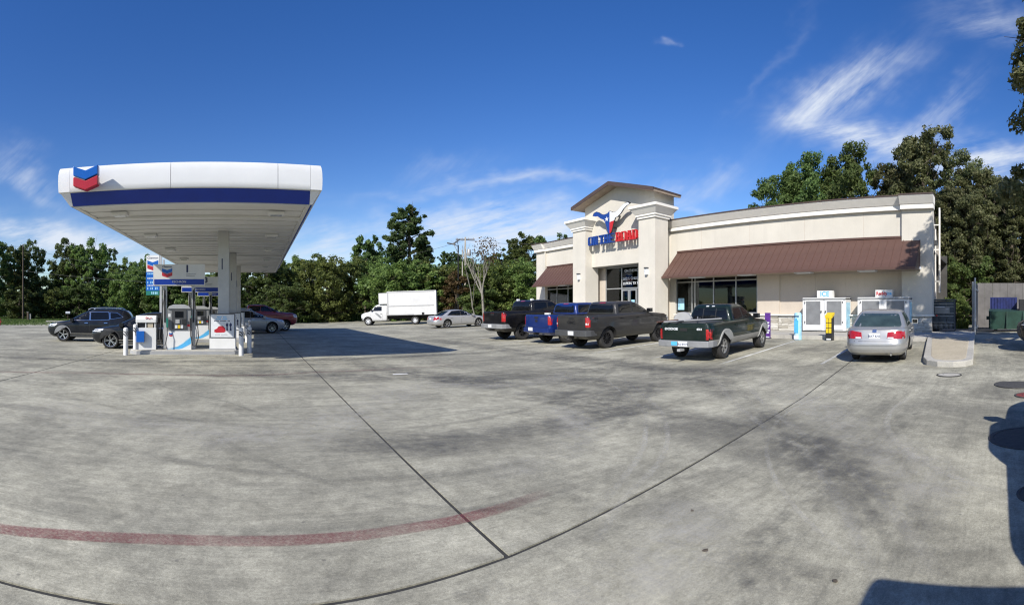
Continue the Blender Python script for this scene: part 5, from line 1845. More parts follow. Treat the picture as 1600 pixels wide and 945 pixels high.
PICKUP = dict(
    body=[(.40, -2.42, 2.40, .82), (.50, -2.56, 2.58, .90), (.62, -2.60, 2.66, .94), (.82, -2.61, 2.70, .955), (1.02, -2.61, 2.68, .955), (1.14, -2.61, 2.60, .945), (1.22, -2.61, 2.40, .93), (1.28, -2.60, 1.80, .905), (1.31, -2.59, 1.35, .875)],
    nr=18, nf=6,
    cabin=[(1.25, -1.00, 1.50, .885), (1.34, -1.00, 1.30, .86), (1.50, -.98, .98, .815), (1.66, -.94, .62, .765), (1.74, -.88, .42, .73), (1.785, -.78, .22, .68), (1.81, -.55, -.05, .56)],
    cnr=14, cnf=6,
    side_windows=[[(-.84, 1.37), (-.06, 1.37), (-.06, 1.69), (-.76, 1.69)], [(.03, 1.37), (1.08, 1.37), (.52, 1.69), (.03, 1.69)]],
    windscreen=[(-.78, 1.35), (.78, 1.35), (.64, 1.70), (-.64, 1.70)], backlight=[(-.70, 1.36), (.70, 1.36), (.62, 1.69), (-.62, 1.69)], brake_light=(.16, 1.755),
    seams=[(-1.0, .48, 1.27), (-.02, .5, 1.27), (1.10, .5, 1.27)], handles=[(-.78, 1.17), (.18, 1.17)],
    mirror=(1.0, 1.36), mirror_mat=M['black'], bed=(-2.52, -1.06, .75), tyre=.385, tw=.26, track=.83, axles=[1.76, -1.50], arch=1.20,
    tail=[(rect(.78, .925, .86, 1.22), M['tail_red'])], tail_side=[(rect(-2.60, -2.52, .86, 1.22), M['tail_red'])],
    head=[(rect(.52, .86, .92, 1.10), M['lens'])], bumper=(.52, .70, M['black'], .14), plate=(0, .62, '', .16),
    rear_panels=[(rect(-.76, -.75, .74, 1.29), M['black'], 'tailgate_seam', .002), (rect(.75, .76, .74, 1.29), M['black'], 'tailgate_seam', .002), (rect(-.75, .75, .735, .745), M['black'], 'tailgate_seam', .002), (rnd(rect(-.14, .14, 1.14, 1.22), .02), M['black'], 'tailgate_handle', .008)],
    front_panels=[(rnd(rect(-.5, .5, .78, 1.10), .05), M['black'], 'grille', .012)], rim='six', rimfrac=.60)

SUV = dict(
    body=[(.24, -2.08, 2.05, .82), (.34, -2.26, 2.22, .89), (.50, -2.33, 2.31, .92), (.68, -2.33, 2.34, .925), (.84, -2.29, 2.29, .925), (.94, -2.25, 2.10, .915), (1.02, -2.22, 1.60, .90), (1.07, -2.20, 1.22, .87)],
    nr=7, nf=4.5,
    cabin=[(1.02, -2.20, 1.32, .875), (1.14, -2.17, 1.06, .845), (1.32, -2.08, .70, .795), (1.48, -1.96, .36, .745), (1.58, -1.84, .10, .70), (1.64, -1.64, -.15, .63), (1.67, -1.30, -.42, .48)],
    cnr=6, cnf=5,
    side_windows=[[(.00, 1.10), (.92, 1.10), (.38, 1.47), (.00, 1.50)], [(-1.02, 1.13), (-.07, 1.10), (-.07, 1.50), (-.98, 1.49)], [(-1.72, 1.26), (-1.10, 1.15), (-1.06, 1.48), (-1.40, 1.46)]],
    windscreen=[(-.74, 1.10), (.74, 1.10), (.60, 1.52), (-.60, 1.52)], backlight=[(-.66, 1.16), (.66, 1.16), (.56, 1.50), (-.56, 1.50)],
    seams=[(-1.04, .42, 1.03), (-.03, .38, 1.03), (1.02, .40, 1.03)], handles=[(-.86, .96), (.14, .96)], handle_mat=M['chrome'],
    mirror=(.86, 1.06), tyre=.355, tw=.225, track=.80, axles=[1.40, -1.31], arch=1.16,
    tail=[(rect(.55, .84, .86, 1.02), M['tail_red'])], tail_side=[([(-2.22, .84), (-1.95, .98), (-1.9, 1.06), (-2.2, 1.06)], M['tail_red'])],
    head=[([(.5, .80), (.84, .78), (.84, .90), (.55, .90)], M['lens'])], head_side=[([(2.12, .78), (1.72, .86), (1.70, .93), (2.05, .90)], M['lens'])],
    side_trim=[(rect(-1.05, 1.0, .27, .34), M['mid_grey'], 'sill_trim', .01), (rect(-1.05, 1.0, .40, .43), M['chrome'], 'sill_strip', .012)],
    flare=(M['mid_grey'], .05, .012), front_panels=[(rnd(rect(-.5, .5, .42, .74), .08), M['black'], 'grille', .01)], plate=(0, .62, '', .01),
    roof_rails=(-1.6, .1, 1.70), rim='five', rimfrac=.68)

SEDAN = dict(
    body=[(.22, -2.18, 2.15, .78), (.31, -2.36, 2.30, .85), (.40, -2.405, 2.37, .88), (.55, -2.41, 2.40, .89), (.66, -2.37, 2.36, .892), (.78, -2.34, 2.22, .89), (.87, -2.31, 1.80, .88), (.93, -2.28, 1.40, .865), (.965, -2.22, 1.15, .83), (.98, -2.12, .95, .76)],
    nr=6, nf=4.5,
    cabin=[(.90, -1.92, 1.32, .835), (1.00, -1.78, 1.06, .805), (1.14, -1.52, .74, .755), (1.28, -1.24, .40, .69), (1.37, -1.02, .15, .635), (1.42, -.80, -.08, .57), (1.445, -.50, -.28, .42)],
    cnr=6, cnf=5,
    side_windows=[[(-.15, .98), (.86, .98), (.30, 1.32), (-.13, 1.34)], [(-1.18, 1.0), (-.22, .98), (-.20, 1.34), (-.92, 1.32)]],
    windscreen=[(-.72, .99), (.72, .99), (.56, 1.36), (-.56, 1.36)], backlight=[(-.70, .99), (.70, .99), (.56, 1.34), (-.56, 1.34)],
    seams=[(-1.12, .4, .93), (-.18, .36, .94), (.92, .36, .92)], handles=[(-1.0, .84), (-.02, .84)],
    mirror=(.80, .96), tyre=.315, tw=.20, track=.775, axles=[1.38, -1.33], arch=1.14,
    tail=[([(.34, .70), (.86, .68), (.86, .88), (.62, .90), (.36, .86)], M['tail_red'])], tail_side=[([(-2.24, .72), (-2.02, .76), (-2.02, .86), (-2.20, .88)], M['tail_red'])],
    head=[([(.5, .62), (.84, .62), (.84, .74), (.55, .76)], M['lens'])], plate=(0, .765, '', .012), rim='five', rimfrac=.62,
    rear_panels=[(rect(-.84, .84, .615, .625), M['black'], 'boot_seam', .002), (rect(-.86, .86, .50, .53), M['mid_grey'], 'bumper_strip', .012)],
    front_panels=[(rnd(rect(-.4, .4, .5, .68), .05), M['black'], 'grille', .01)])

TOSTORE = CROSS
TOLEFT = math.pi + CROSS


def ahead(x, y, d, ang): return (x + d * math.cos(ang), y + d * math.sin(ang))


# --- silver sedan by the ice freezer
acc = dict(SEDAN, paint=carpaint('silver_paint', (.42, .42, .41), .6, .32), glass=M['green_glass'], exhaust=(-2.38, -.45, .27), plate=(0, .765, 'BX7 K43', .012))
acc_e = vehicle('sedan', 'silver four-door sedan seen from behind, parked before the ice freezers', 'car', ahead(13.45, 3.5, 1.33, TOSTORE), TOSTORE, acc)
sh = acc['_shell']
patch('reverse_light', rect(.36, .52, .70, .735), end_map(sh, False), M['lens'], acc_e, .0155, .01)
patch('reverse_light', rect(-.52, -.36, .70, .735), end_map(sh, False), M['lens'], acc_e, .0155, .01)
patch('badge', rnd(rect(-.06, .06, .86, .93), .02), end_map(sh, False), M['chrome'], acc_e, .012, .01)
patch('spoiler_lip', rect(-.72, .72, .935, .955), end_map(sh, False), acc['paint'], acc_e, .02, .03)
for yv in (-.33, .33):
    bm = bmesh.new()
    bmesh.ops.create_uvsphere(bm, u_segments=12, v_segments=8, radius=.14)
    for v in bm.verts: v.co = Vector((v.co.x * .5 - .98, v.co.y + yv, v.co.z * .9 + 1.02))
    bm_obj('headrest', bm, M['dark_grey'], acc_e, smooth=60)

# --- silver rounded sedan beyond the trucks
gp = scale_spec(SEDAN, (1.045, 1.05, .99), paint=carpaint('pale_silver_paint', (.50, .50, .50), .55, .3), tyre=.335, rim='five', rimfrac=.68,
                tail=[([(.50, .66), (.90, .66), (.92, .88), (.62, .90)], M['tail_red'])], tail_side=[([(-2.33, .70), (-2.10, .74), (-2.10, .90), (-2.29, .88)], M['tail_red'])],
                side_windows=[[(-.15, .97), (.95, .97), (.30, 1.30), (-.13, 1.34)], [(-1.35, 1.02), (-.22, .97), (-.20, 1.34), (-.90, 1.31)]])
vehicle('sedan', 'pale silver sedan with dark red tail lights, parked between the box truck and black pickup', 'car', ahead(14.6, 34.9, 1.3, TOSTORE - .05), TOSTORE - .05, gp)

# --- the parked pickups
black_p = carpaint('black_paint', (.005, .005, .006), .0, .3)
blue_p = carpaint('blue_paint', (.006, .024, .14), .2, .28)
grey_p = carpaint('charcoal_paint', (.040, .039, .038), .3, .34)
green_p = carpaint('dark_green_paint', (.005, .014, .011), .1, .3)
silv = scale_spec(PICKUP, (1.085, 1.08, 1.09), paint=black_p, tyre=.42, tw=.28, rim='six', rim_mat=M['black_alloy'], bumper=(.60, .82, M['mid_grey'], .16), plate=(0, .72, '', .175),
                  tail=[(rect(.84, .995, .94, 1.36), M['tail_red'])], tail_side=[(rect(-2.83, -2.72, .94, 1.36), M['tail_red'])])
e = vehicle('pickup_truck', 'black pickup truck with red tail lights, farthest of the parked pickups', 'pickup', ahead(12.5, 20.75, 1.5 * 1.085, .07), .07, silv)
for yv in (-.6, .6): box('cab_marker', M['plate'], e, -.86, -.74, yv - .07, yv + .07, 1.93, 2.03)
taco = scale_spec(PICKUP, (1.0, .995, .985), paint=blue_p, plate=(.25, .66, '', .155), bumper=(.52, .72, blue_p, .13), tail=[(rect(.80, .925, .86, 1.22), M['tail_red'])])
e = vehicle('pickup_truck', 'bright blue pickup truck parked between the black and charcoal pickups', 'pickup', ahead(12.75, 17.35, 1.5, .07), .07, taco)
sh = taco['_shell']
patch('emblem', [(.10 * math.cos(t * .52) , 1.02 + .06 * math.sin(t * .52)) for t in range(12)], end_map(sh, False), M['black'], e, .006, .006)
tool = box('tool', M['white_flat'], e, -2.3, -2.2, -.5, -.2, 1.29, 1.36, bevel=.02)
can = dict(PICKUP, paint=grey_p, rim='ten', rim_mat=M['black_alloy'], plate=(-.12, .64, '', .155))
can['bumper'] = (.52, .74, M['dark_grey'], .15)
e = vehicle('pickup_truck', 'charcoal grey crew cab pickup truck parked beside the blue pickup', 'pickup', ahead(12.3, 14.3, 1.5, .07), .07, can)
sh = can['_shell']
def tail_text(s, size, y, z, mat, parent, sh, bold=.004, squeeze=1.0):
    xr = sh.end(y, z, False)
    return text('tailgate_lettering', s, mat, parent, size, frame_mx((xr - .004, y, z), (0, -1, 0), (0, 0, 1)), .003, bold, 'CENTER', squeeze)
tail_text('GMC', .15, 0, 1.03, M['black_alloy'], e, sh, .008, 1.35)
patch('tail_lens', rect(.80, .90, .95, 1.02), end_map(sh, False), M['lens'], e, .016, .01)
patch('tail_lens', rect(-.90, -.80, .95, 1.02), end_map(sh, False), M['lens'], e, .016, .01)
text('bed_side_text', '4X4', M['black_alloy'], e, .12, frame_mx((-2.2, -sh.side(-2.2, 1.16) - .003, 1.16), (1, 0, 0), (0, 0, 1)), .002, .004)

# --- dark green pickup nearest the camera
M['flare_grey'] = surf('grey_flare', (.30, .30, .285), .6)
DAK = dict(PICKUP)
DAK.update(
    body=[(.42, -2.42, 2.38, .80), (.52, -2.60, 2.56, .87), (.62, -2.63, 2.62, .895), (.76, -2.64, 2.66, .905), (.90, -2.64, 2.62, .90), (1.00, -2.64, 2.46, .885), (1.06, -2.63, 2.10, .865), (1.10, -2.63, 1.60, .845), (1.13, -2.62, 1.25, .82)],
    cabin=[(1.07, -.98, 1.42, .835), (1.16, -.98, 1.20, .81), (1.32, -.95, .88, .755), (1.48, -.90, .54, .69), (1.58, -.84, .32, .645), (1.64, -.74, .10, .58), (1.66, -.5, -.15, .46)], cnr=10,
    side_windows=[[(-.84, 1.18), (-.10, 1.18), (-.10, 1.52), (-.70, 1.52)], [(-.02, 1.18), (.98, 1.18), (.44, 1.52), (-.02, 1.52)]],
    windscreen=[(-.72, 1.16), (.72, 1.16), (.58, 1.53), (-.58, 1.53)], backlight=[(-.66, 1.17), (.66, 1.17), (.56, 1.53), (-.56, 1.53)], brake_light=None,
    seams=[(-.99, .5, 1.09), (-.05, .5, 1.09), (1.05, .5, 1.09)], handles=[(-.80, 1.0), (.10, 1.0)], mirror=(.94, 1.17),
    bed=(-2.54, -1.05, .66), tyre=.39, tw=.27, track=.83, axles=[1.70, -1.60], arch=1.19,
    tail=[(rect(.74, .875, .66, .96), M['tail_red'])], tail_side=[(rect(-2.63, -2.56, .66, .96), M['tail_red'])], head=[(rect(.5, .8, .80, .96), M['lens'])],
    bumper=(.44, .62, M['mid_grey'], .14), plate=(-.05, .535, 'BLJ 8H19', .185), paint=green_p, rim='six', rim_mat=M['alloy'], rimfrac=.56,
    flare=(M['flare_grey'], .055, .035), side_trim=[(rect(-1.18, 1.28, .46, .64), M['mid_grey'], 'lower_cladding', .012), (rect(-2.60, -2.08, .46, .64), M['mid_grey'], 'lower_cladding', .012)],
    rear_panels=[(rect(-.72, -.71, .66, 1.10), M['black'], 'tailgate_seam', .002), (rect(.71, .72, .66, 1.10), M['black'], 'tailgate_seam', .002), (rnd(rect(-.12, .12, .90, .98), .02), M['black'], 'tailgate_handle', .008)],
    front_panels=[(rnd(rect(-.42, .42, .7, .96), .05), M['black'], 'grille', .012)])
M['cladding'] = surf('beige_cladding', (.28, .27, .245), .6)
DAK['side_trim'] = [(p, M['cladding'], n, o) for p, m, n, o in DAK['side_trim']]
dk = vehicle('pickup_truck', 'dark green pickup truck with grey wheel arches and metal pieces in its bed', 'pickup', ahead(11.95, 8.75, 1.60, TOSTORE + .02), TOSTORE + .02, DAK)
sh = DAK['_shell']
tail_text('DODGE', .095, .42, .955, M['plate'], dk, sh, .003, 1.35)
tail_text('4X4', .085, -.52, .955, M['plate'], dk, sh, .003, 1.2)
patch('window_divider', rect(-.24, -.215, 1.18, 1.52), end_map(DAK['_cab'], False), M['black'], dk, .014, .01)
patch('window_divider', rect(.215, .24, 1.18, 1.52), end_map(DAK['_cab'], False), M['black'], dk, .014, .01)
for yv in (-.09, .12): patch('cargo_light', rect(yv - .05, yv + .05, 1.575, 1.605), end_map(DAK['_cab'], False), M['plate'], dk, .014, .01)
box('bumper_sticker', M['sky_ink'], dk, -2.80, -2.787, .14, .34, .49, .6)
box('tow_ball_mount', M['galv'], dk, -2.95, -2.7, -.05, .05, .33, .40)
# scrap metal in its bed: things of their own, carried by the bed
def in_bed(o): o.location = dk.matrix_world @ o.location if False else o.location
DKM = Matrix.Translation(dk.location) @ dk.rotation_euler.to_matrix().to_4x4()
def bed_tube(name, pts, r_, m, lab):
    o = tube(name, M[m], None, [DKM @ Vector(p) for p in pts], r_)
    return tag(o, lab, 'pipe')
bed_tube('metal_pipe', [(-2.85, .55, 1.17), (-1.1, -.5, 1.20)], .022, 'galv', 'thin grey pipe lying across the green pickup bed')
bed_tube('metal_pipe', [(-2.9, .75, 1.165), (-1.1, .6, 1.19)], .026, 'rust_pipe' if 'rust_pipe' in M else 'brown_metal', 'brown rusty pipe sticking out over the green pickup tailgate')
bed_tube('metal_pipe', [(-2.7, .2, 1.165), (-1.1, .25, 1.19)], .03, 'dark_grey', 'dark pipe along the middle of the green pickup bed')
bed_tube('metal_pipe', [(-2.5, -.4, 1.22), (-1.2, .3, 1.25)], .02, 'mid_grey', 'slim grey rod resting on other pipes in the green pickup bed')
bm = bmesh.new()
poly = [(.29 * math.cos(t), .27 * math.sin(t)) for t in [math.pi * k / 14 for k in range(15)]]
add_prism(bm, poly, -.03, .03, lambda u, v, h: DKM @ Vector((-1.75 + h * 2 + u * .25, .52 - u * .95, 1.16 + v)))
tag(bm_obj('metal_disc', bm, M['galv'], None), 'grey half-round metal sheet standing up in the green pickup bed', 'sheet metal')
bm = bmesh.new()
add_box(bm, -2.4, -1.2, -.6, .6, .67, 1.15)
for v in bm.verts: v.co = DKM @ v.co
tag(bm_obj('bed_crate', bm, M['dark_grey'], None), 'dark crate filling the green pickup bed below the pipes', 'crate')

# --- cars at the pumps
navy_p = carpaint('dark_blue_black_paint', (.004, .006, .010), .0, .35)
char_p = carpaint('graphite_paint', (.006, .008, .011), .0, .35)
rog = dict(SUV, paint=navy_p, seal=M['chrome'], rim='five')
vehicle('suv', 'dark blue-black SUV with silver roof rails, behind the other dark car at the pumps', 'car', ahead(-9.75, 23.15, -1.40, TOLEFT), TOLEFT, rog)
chr_ = scale_spec(SUV, (.93, .975, .90), paint=char_p, tyre=.345, rim='twin', roof_rails=None, flare=(M['black'], .06, .014), rimfrac=.74,
                  side_windows=[[(.02, 1.0), (.92, .98), (.34, 1.30), (.0, 1.33)], [(-.95, 1.06), (-.05, 1.0), (-.07, 1.33), (-.8, 1.30)]])
vehicle('suv', 'graphite hatchback crossover standing behind the nearest pump', 'car', ahead(-6.02, 19.42, -1.30, TOLEFT), TOLEFT, chr_)
hi = scale_spec(SUV, (1.05, 1.04, 1.0), paint=carpaint('pale_paint', (.36, .37, .38), .3, .3), tyre=.37, rim='ten', roof_rails=(-1.6, .1, 1.70), flare=None, side_trim=[], seal=M['black'])
e = vehicle('suv', 'silver SUV in the canopy shade, facing right behind the columns', 'car', (-.45, 33.4), CROSS, hi)
redp = scale_spec(PICKUP, (1.08, 1.06, 1.12), paint=carpaint('dark_red_paint', (.22, .010, .016), .1, .3), tyre=.40, rim='six', bumper=(.60, .80, M['chrome'], .15))
vehicle('pickup_truck', 'dark red pickup truck at the far pump, behind the silver SUV', 'pickup', (.25, 36.9), CROSS, redp)
# --- black SUV at the edge of the picture, and the vehicles behind the photographer that cast their shadows into the lot
blk = scale_spec(SUV, (1.05, 1.04, 1.10), paint=black_p, tyre=.40, rim='six', rim_mat=M['black_alloy'])
vehicle('suv', 'black SUV cut off by the right edge, near the dumpster', 'car', (16.2, -3.05), R(94), blk)
own = scale_spec(PICKUP, (1.06, 1.05, 1.06), paint=carpaint('own_white_paint', (.6, .6, .6), .1, .3), tyre=.40)
vehicle('pickup_truck', 'pale pickup truck parked behind the photographer, only its shadow in the picture', 'pickup', (4.25, -2.10), 0.0, own)
van = dict(body=[(.30, -2.35, 2.2, .90), (.45, -2.42, 2.34, .98), (.80, -2.44, 2.40, 1.0), (1.10, -2.44, 2.40, 1.0), (1.5, -2.44, 2.40, 1.0), (1.8, -2.44, 2.40, 1.0), (2.0, -2.43, 2.39, .99), (2.02, -2.42, 2.38, .98)], nr=30, nf=40,
           seams=[(-.6, .4, 1.8), (.6, .4, 1.8)], tyre=.36, tw=.23, track=.86, axles=[1.5, -1.5], paint=own['paint'])
vehicle('cargo_van', 'pale cargo van parked behind the photographer, only its shadow in the picture', 'van', (-1.86, -1.84), 0.0, van)

# --- white box truck
bt = dict(
    body=[(.42, -1.25, 1.15, .92), (.52, -1.28, 1.30, .98), (.68, -1.30, 1.36, 1.0), (.90, -1.30, 1.36, 1.0), (1.10, -1.30, 1.30, 1.0), (1.22, -1.30, 1.05, .985), (1.30, -1.30, .65, .965), (1.34, -1.28, .45, .94)], nr=20, nf=6,
    cabin=[(1.30, -1.30, .55, .94), (1.45, -1.30, .38, .92), (1.65, -1.30, .18, .88), (1.85, -1.30, -.02, .84), (1.96, -1.30, -.18, .79), (2.02, -1.28, -.4, .70)], cnr=20, cnf=6,
    side_windows=[[(-.75, 1.40), (.12, 1.40), (-.10, 1.80), (-.75, 1.80)]], windscreen=[(-.82, 1.38), (.82, 1.38), (.72, 1.86), (-.72, 1.86)],
    seams=[(-.85, .5, 1.30), (.32, .5, 1.30)], handles=[(-.72, 1.12)], handle_mat=M['black'], mirror=(.22, 1.42), mirror_mat=M['black'],
    tyre=.39, tw=.24, track=.90, axles=[.62], arch=1.18, paint=carpaint('truck_white_paint', (.60, .60, .595), .0, .35), head=[(rect(.62, .92, .88, 1.10), M['lens'])],
    front_panels=[(rnd(rect(-.56, .56, .82, 1.12), .04), M['black'], 'grille', .012), (rect(-.94, .94, .50, .72), M['black'], 'bumper', .03)],
    side_trim=[([(-.50, 1.06), (-.28, 1.22), (-.02, 1.22), (-.62, .66), (-.80, .72)], M['mid_grey'], 'door_print', .004)], rim='steel', rimfrac=.6, rim_mat=M['plate'])
TR = math.pi - .42
te = vehicle('box_truck', 'white box truck parked at the back of the lot before the trees', 'truck', (11.9, 46.0), TR, bt)
bx0, bx1 = -6.15, -1.36
M['truck_box'] = surf('truck_box_white', (.60, .60, .59), .45, vary=.07, scale=1.2)
bxo = box('cargo_box', M['truck_box'], te, bx0, bx1, -1.22, 1.22, .92, 3.25, bevel=.02)
box('box_cap', M['truck_box'], te, bx1 + .003, bx1 + .85, -1.0, 1.0, 2.06, 3.12, bevel=.12)
for s in (-1, 1):
    y0_, y1_ = sorted((s * 1.222, s * 1.245))
    box('rub_rail', M['galv'], bxo, bx0 + .25, bx1 - .15, y0_, y1_, 1.78, 1.86)
    box('rub_rail', M['galv'], bxo, bx0 + 2.2, bx1 - .15, y0_, y1_, .96, 1.02)
    box('corner_post', M['galv'], bxo, bx1 - .12, bx1 - .02, y0_, y1_, .95, 3.22)
    box('corner_post', M['white_flat'], bxo, bx0 + .01, bx0 + .14, y0_, y1_, .95, 3.22)
    box('top_rail', M['galv'], bxo, bx0 + .15, bx1 - .13, y0_, y1_, 3.14, 3.22)
    for k in range(5): box('panel_seam', M['grey_panel'], bxo, bx0 + .85 + k * .8, bx0 + .865 + k * .8, *sorted((s * 1.2215, s * 1.226)), 1.06, 3.12)
    box('fuel_flap', M['black'], te, bx0 + 1.18, bx0 + 1.42, *sorted((s * 1.05, s * 1.235)), .86, 1.15)
box('chassis', M['well'], te, bx0, -1.0, -.45, .45, .55, .9)
box('rear_step', M['galv'], te, bx0 - .25, bx0 + .8, -1.1, 1.1, .55, .62)
tyre, rim, disc = wheel_meshes(.39, .24, 'steel', .6)
for s in (-1, 1):
    for yv in (.98, .70):
        wh = link('wheel', tyre, None, te, (-4.05, s * (yv - .02), .393)); wh.rotation_euler = (0, .3, 0 if s > 0 else math.pi)
        link('rim', WHEELS[('rim', 'steel', .39, M['plate'].name)], None, wh); link('backing_disc', disc, None, wh)

# ================================================================== trees
def fast_mesh(name, verts, quads, mat):
    me = bpy.data.meshes.new(name)
    nv, nf = len(verts), len(quads)
    me.vertices.add(nv)
    me.vertices.foreach_set('co', verts.astype(np.float32).ravel())
    me.loops.add(nf * 4)
    me.loops.foreach_set('vertex_index', quads.astype(np.int32).ravel())
    me.polygons.add(nf)
    me.polygons.foreach_set('loop_start', np.arange(0, nf * 4, 4, dtype=np.int32))
    me.update(calc_edges=True)
    me.materials.append(mat)
    return me


def leaf_quads(rg, centres, outward, size, flat=0.35, aspect=1.6):
    """small bent leaf sprays: one quad each, facing mostly outwards and up"""
    n = len(centres)
    nrm = outward * .8 + rg.normal(size=(n, 3)) * .75 + np.array([0, 0, flat])
    nrm /= np.linalg.norm(nrm, axis=1)[:, None]
    a = np.cross(nrm, rg.normal(size=(n, 3)))
    a /= np.linalg.norm(a, axis=1)[:, None]
    b = np.cross(nrm, a)
    s = (size * rg.uniform(.55, 1.35, n))[:, None]
    a, b = a * s * .5, b * s * .5 * aspect * rg.uniform(.6, 1.1, n)[:, None]
    k = rg.uniform(.2, .7, (n, 1))
    v = np.empty((n, 4, 3))
    v[:, 0] = centres - b
    v[:, 1] = centres + a * k
    v[:, 2] = centres + b
    v[:, 3] = centres - a
    return v.reshape(-1, 3), np.arange(n * 4).reshape(-1, 4)


def shell_points(rg, c, r, n, inner=.45):
    d = rg.normal(size=(n, 3))
    d /= np.linalg.norm(d, axis=1)[:, None]
    q = rg.uniform(inner ** 2, 1, n) ** .5
    return np.array(c) + d * np.array(r) * q[:, None], d


def make_tree(name, seed, height, spread, trunk_h, n_lobes, lobe_r, leaves, leaf, fol, bark='bark', kind='oak', low=0.25):
    """prototype: (trunk mesh, crown mesh)"""
    rg = np.random.default_rng(seed)
    bm = bmesh.new()
    r0 = height * .020 + .06
    lean = rg.normal(size=2) * .03 * height
    top = Vector((lean[0], lean[1], height * .86))
    spine = [Vector((0, 0, -.2)), Vector((lean[0] * .1, lean[1] * .1, height * .2)), Vector((lean[0] * .4, lean[1] * .4, height * .5)), top]
    add_tube(bm, spine, [r0 * 1.25, r0, r0 * .7, r0 * .15], 8)
    lobes = []
    for i in range(n_lobes):
        t = (i + .5) / n_lobes
        ang = i * 2.399 + rg.uniform(-.4, .4)
        if kind == 'pine':
            z = height * (low + (1 - low) * t)
            env = spread * (1.0 - .72 * t ** 1.3) * rg.uniform(.45, 1.05)
            rr = lobe_r * (1.1 - .45 * t) * rg.uniform(.8, 1.2)
            rad = (rr, rr, rr * .55)
        else:
            z = height * (low + (.93 - low) * t ** .9)
            tt = (z / height - low) / (1 - low)
            env = spread * math.sqrt(max(1 - (2 * tt * .92 - .85) ** 2, .08)) * rg.uniform(.35, 1.0)
            rr = lobe_r * rg.uniform(.65, 1.25)
            rad = (rr, rr, rr * .8)
        c = Vector((math.cos(ang) * env + lean[0] * t, math.sin(ang) * env + lean[1] * t, z))
        lobes.append((c, rad))
        root_t = max(.15, z / height - .22 if kind != 'pine' else z / height - .03)
        root = Vector((lean[0] * root_t, lean[1] * root_t, height * min(root_t, .84)))
        mid = root.lerp(c, .55) + Vector(rg.normal(size=3)) * .04 * height * .5
        add_tube(bm, [root, mid, c], [r0 * .42 * (1.05 - t * .7), r0 * .24 * (1.05 - t * .7), r0 * .06], 5, cap=False)
        for _ in range(3):
            tip = c + Vector(rg.normal(size=3)) * rr * .55
            add_tube(bm, [mid.lerp(c, .6), tip], [r0 * .10, r0 * .02], 4, cap=False)
    bmesh.ops.recalc_face_normals(bm, faces=bm.faces)
    tr = bpy.data.meshes.new('trunk'); bm.to_mesh(tr); bm.free(); tr.materials.append(M[bark])
    vol = np.array([l[1][0] ** 2 for l in lobes]); vol /= vol.sum()
    P, D = [], []
    for (c, rad), v in zip(lobes, vol):
        n = int(leaves * v)
        # each lobe is made of smaller tufts so that gaps open between them
        nt = max(4, int(11 * rad[0] / lobe_r))
        tc_, td = shell_points(rg, c, rad, nt, .55)
        for q in range(nt):
            pr = rad[0] * rg.uniform(.26, .46)
            p, d = shell_points(rg, tc_[q], (pr, pr, pr * .75), max(n // nt, 4), .2)
            P.append(p); D.append(d * .5 + td[q] * .7)
    P, D = np.concatenate(P), np.concatenate(D)
    v, f = leaf_quads(rg, P, D, leaf, aspect=1.5 if kind != 'pine' else 2.4)
    return tr, fast_mesh('crown', v, f, M[fol])


PROTO = {
    'oak_a': make_tree('oak', 1, 14, 5.0, 3, 26, 1.9, 22100, 0.32, 'oak', low=.10),
    'oak_b': make_tree('oak', 2, 14, 4.4, 3, 22, 1.8, 20400, 0.32, 'oak', low=.14),
    'oak_c': make_tree('oak', 3, 12, 4.8, 3, 24, 1.8, 20400, 0.30, 'bright', low=.06),
    'bush_a': make_tree('bush', 4, 7, 3.6, 1, 22, 1.35, 17000, 0.23, 'bright', low=.05),
    'bush_b': make_tree('bush', 5, 7, 3.4, 1, 20, 1.3, 15300, 0.23, 'oak', low=.05),
    'pine': make_tree('pine', 6, 17, 4.4, 4, 34, 1.5, 25500, 0.27, 'needle', kind='pine', low=.22),
    'tall_a': make_tree('tall', 7, 20, 5.4, 6, 36, 1.9, 44200, 0.26, 'tall', low=.12),
    'tall_b': make_tree('tall', 8, 20, 4.8, 6, 34, 1.8, 40800, 0.26, 'tall', low=.18),
    'tall_c': make_tree('tall', 9, 17, 5.0, 5, 32, 1.9, 40800, 0.26, 'oak', low=.08),
    'near': make_tree('near', 11, 13, 4.4, 6, 30, 1.35, 51000, 0.15, 'tall', low=.38),
    'rusty': make_tree('rusty', 12, 6, 2.2, 1, 14, .95, 8500, 0.20, 'rust_leaf', low=.05),
}


def plant(proto, az_px, dist, height, label, name='tree', wide=1.0, group=None, cat='tree', zb=-.1):
    """stand a tree at a bearing (column of the panorama) and distance"""
    th = (az_px - AHEAD) / F
    x, y = dist * math.sin(th), dist * math.cos(th)
    tr, cr = PROTO[proto]
    base = {'oak_a': 14, 'oak_b': 14, 'oak_c': 12, 'bush_a': 7, 'bush_b': 7, 'pine': 17, 'tall_a': 20, 'tall_b': 20, 'tall_c': 17, 'near': 13, 'rusty': 6}[proto]
    s = height / base
    e = empty(name, (x, y, zg(x) + zb), random.uniform(0, 6.28), label, cat, group)
    e.scale = (s * wide, s * wide, s)
    link('trunk', tr, None, e)
    link('crown', cr, None, e)
    return e


T = plant
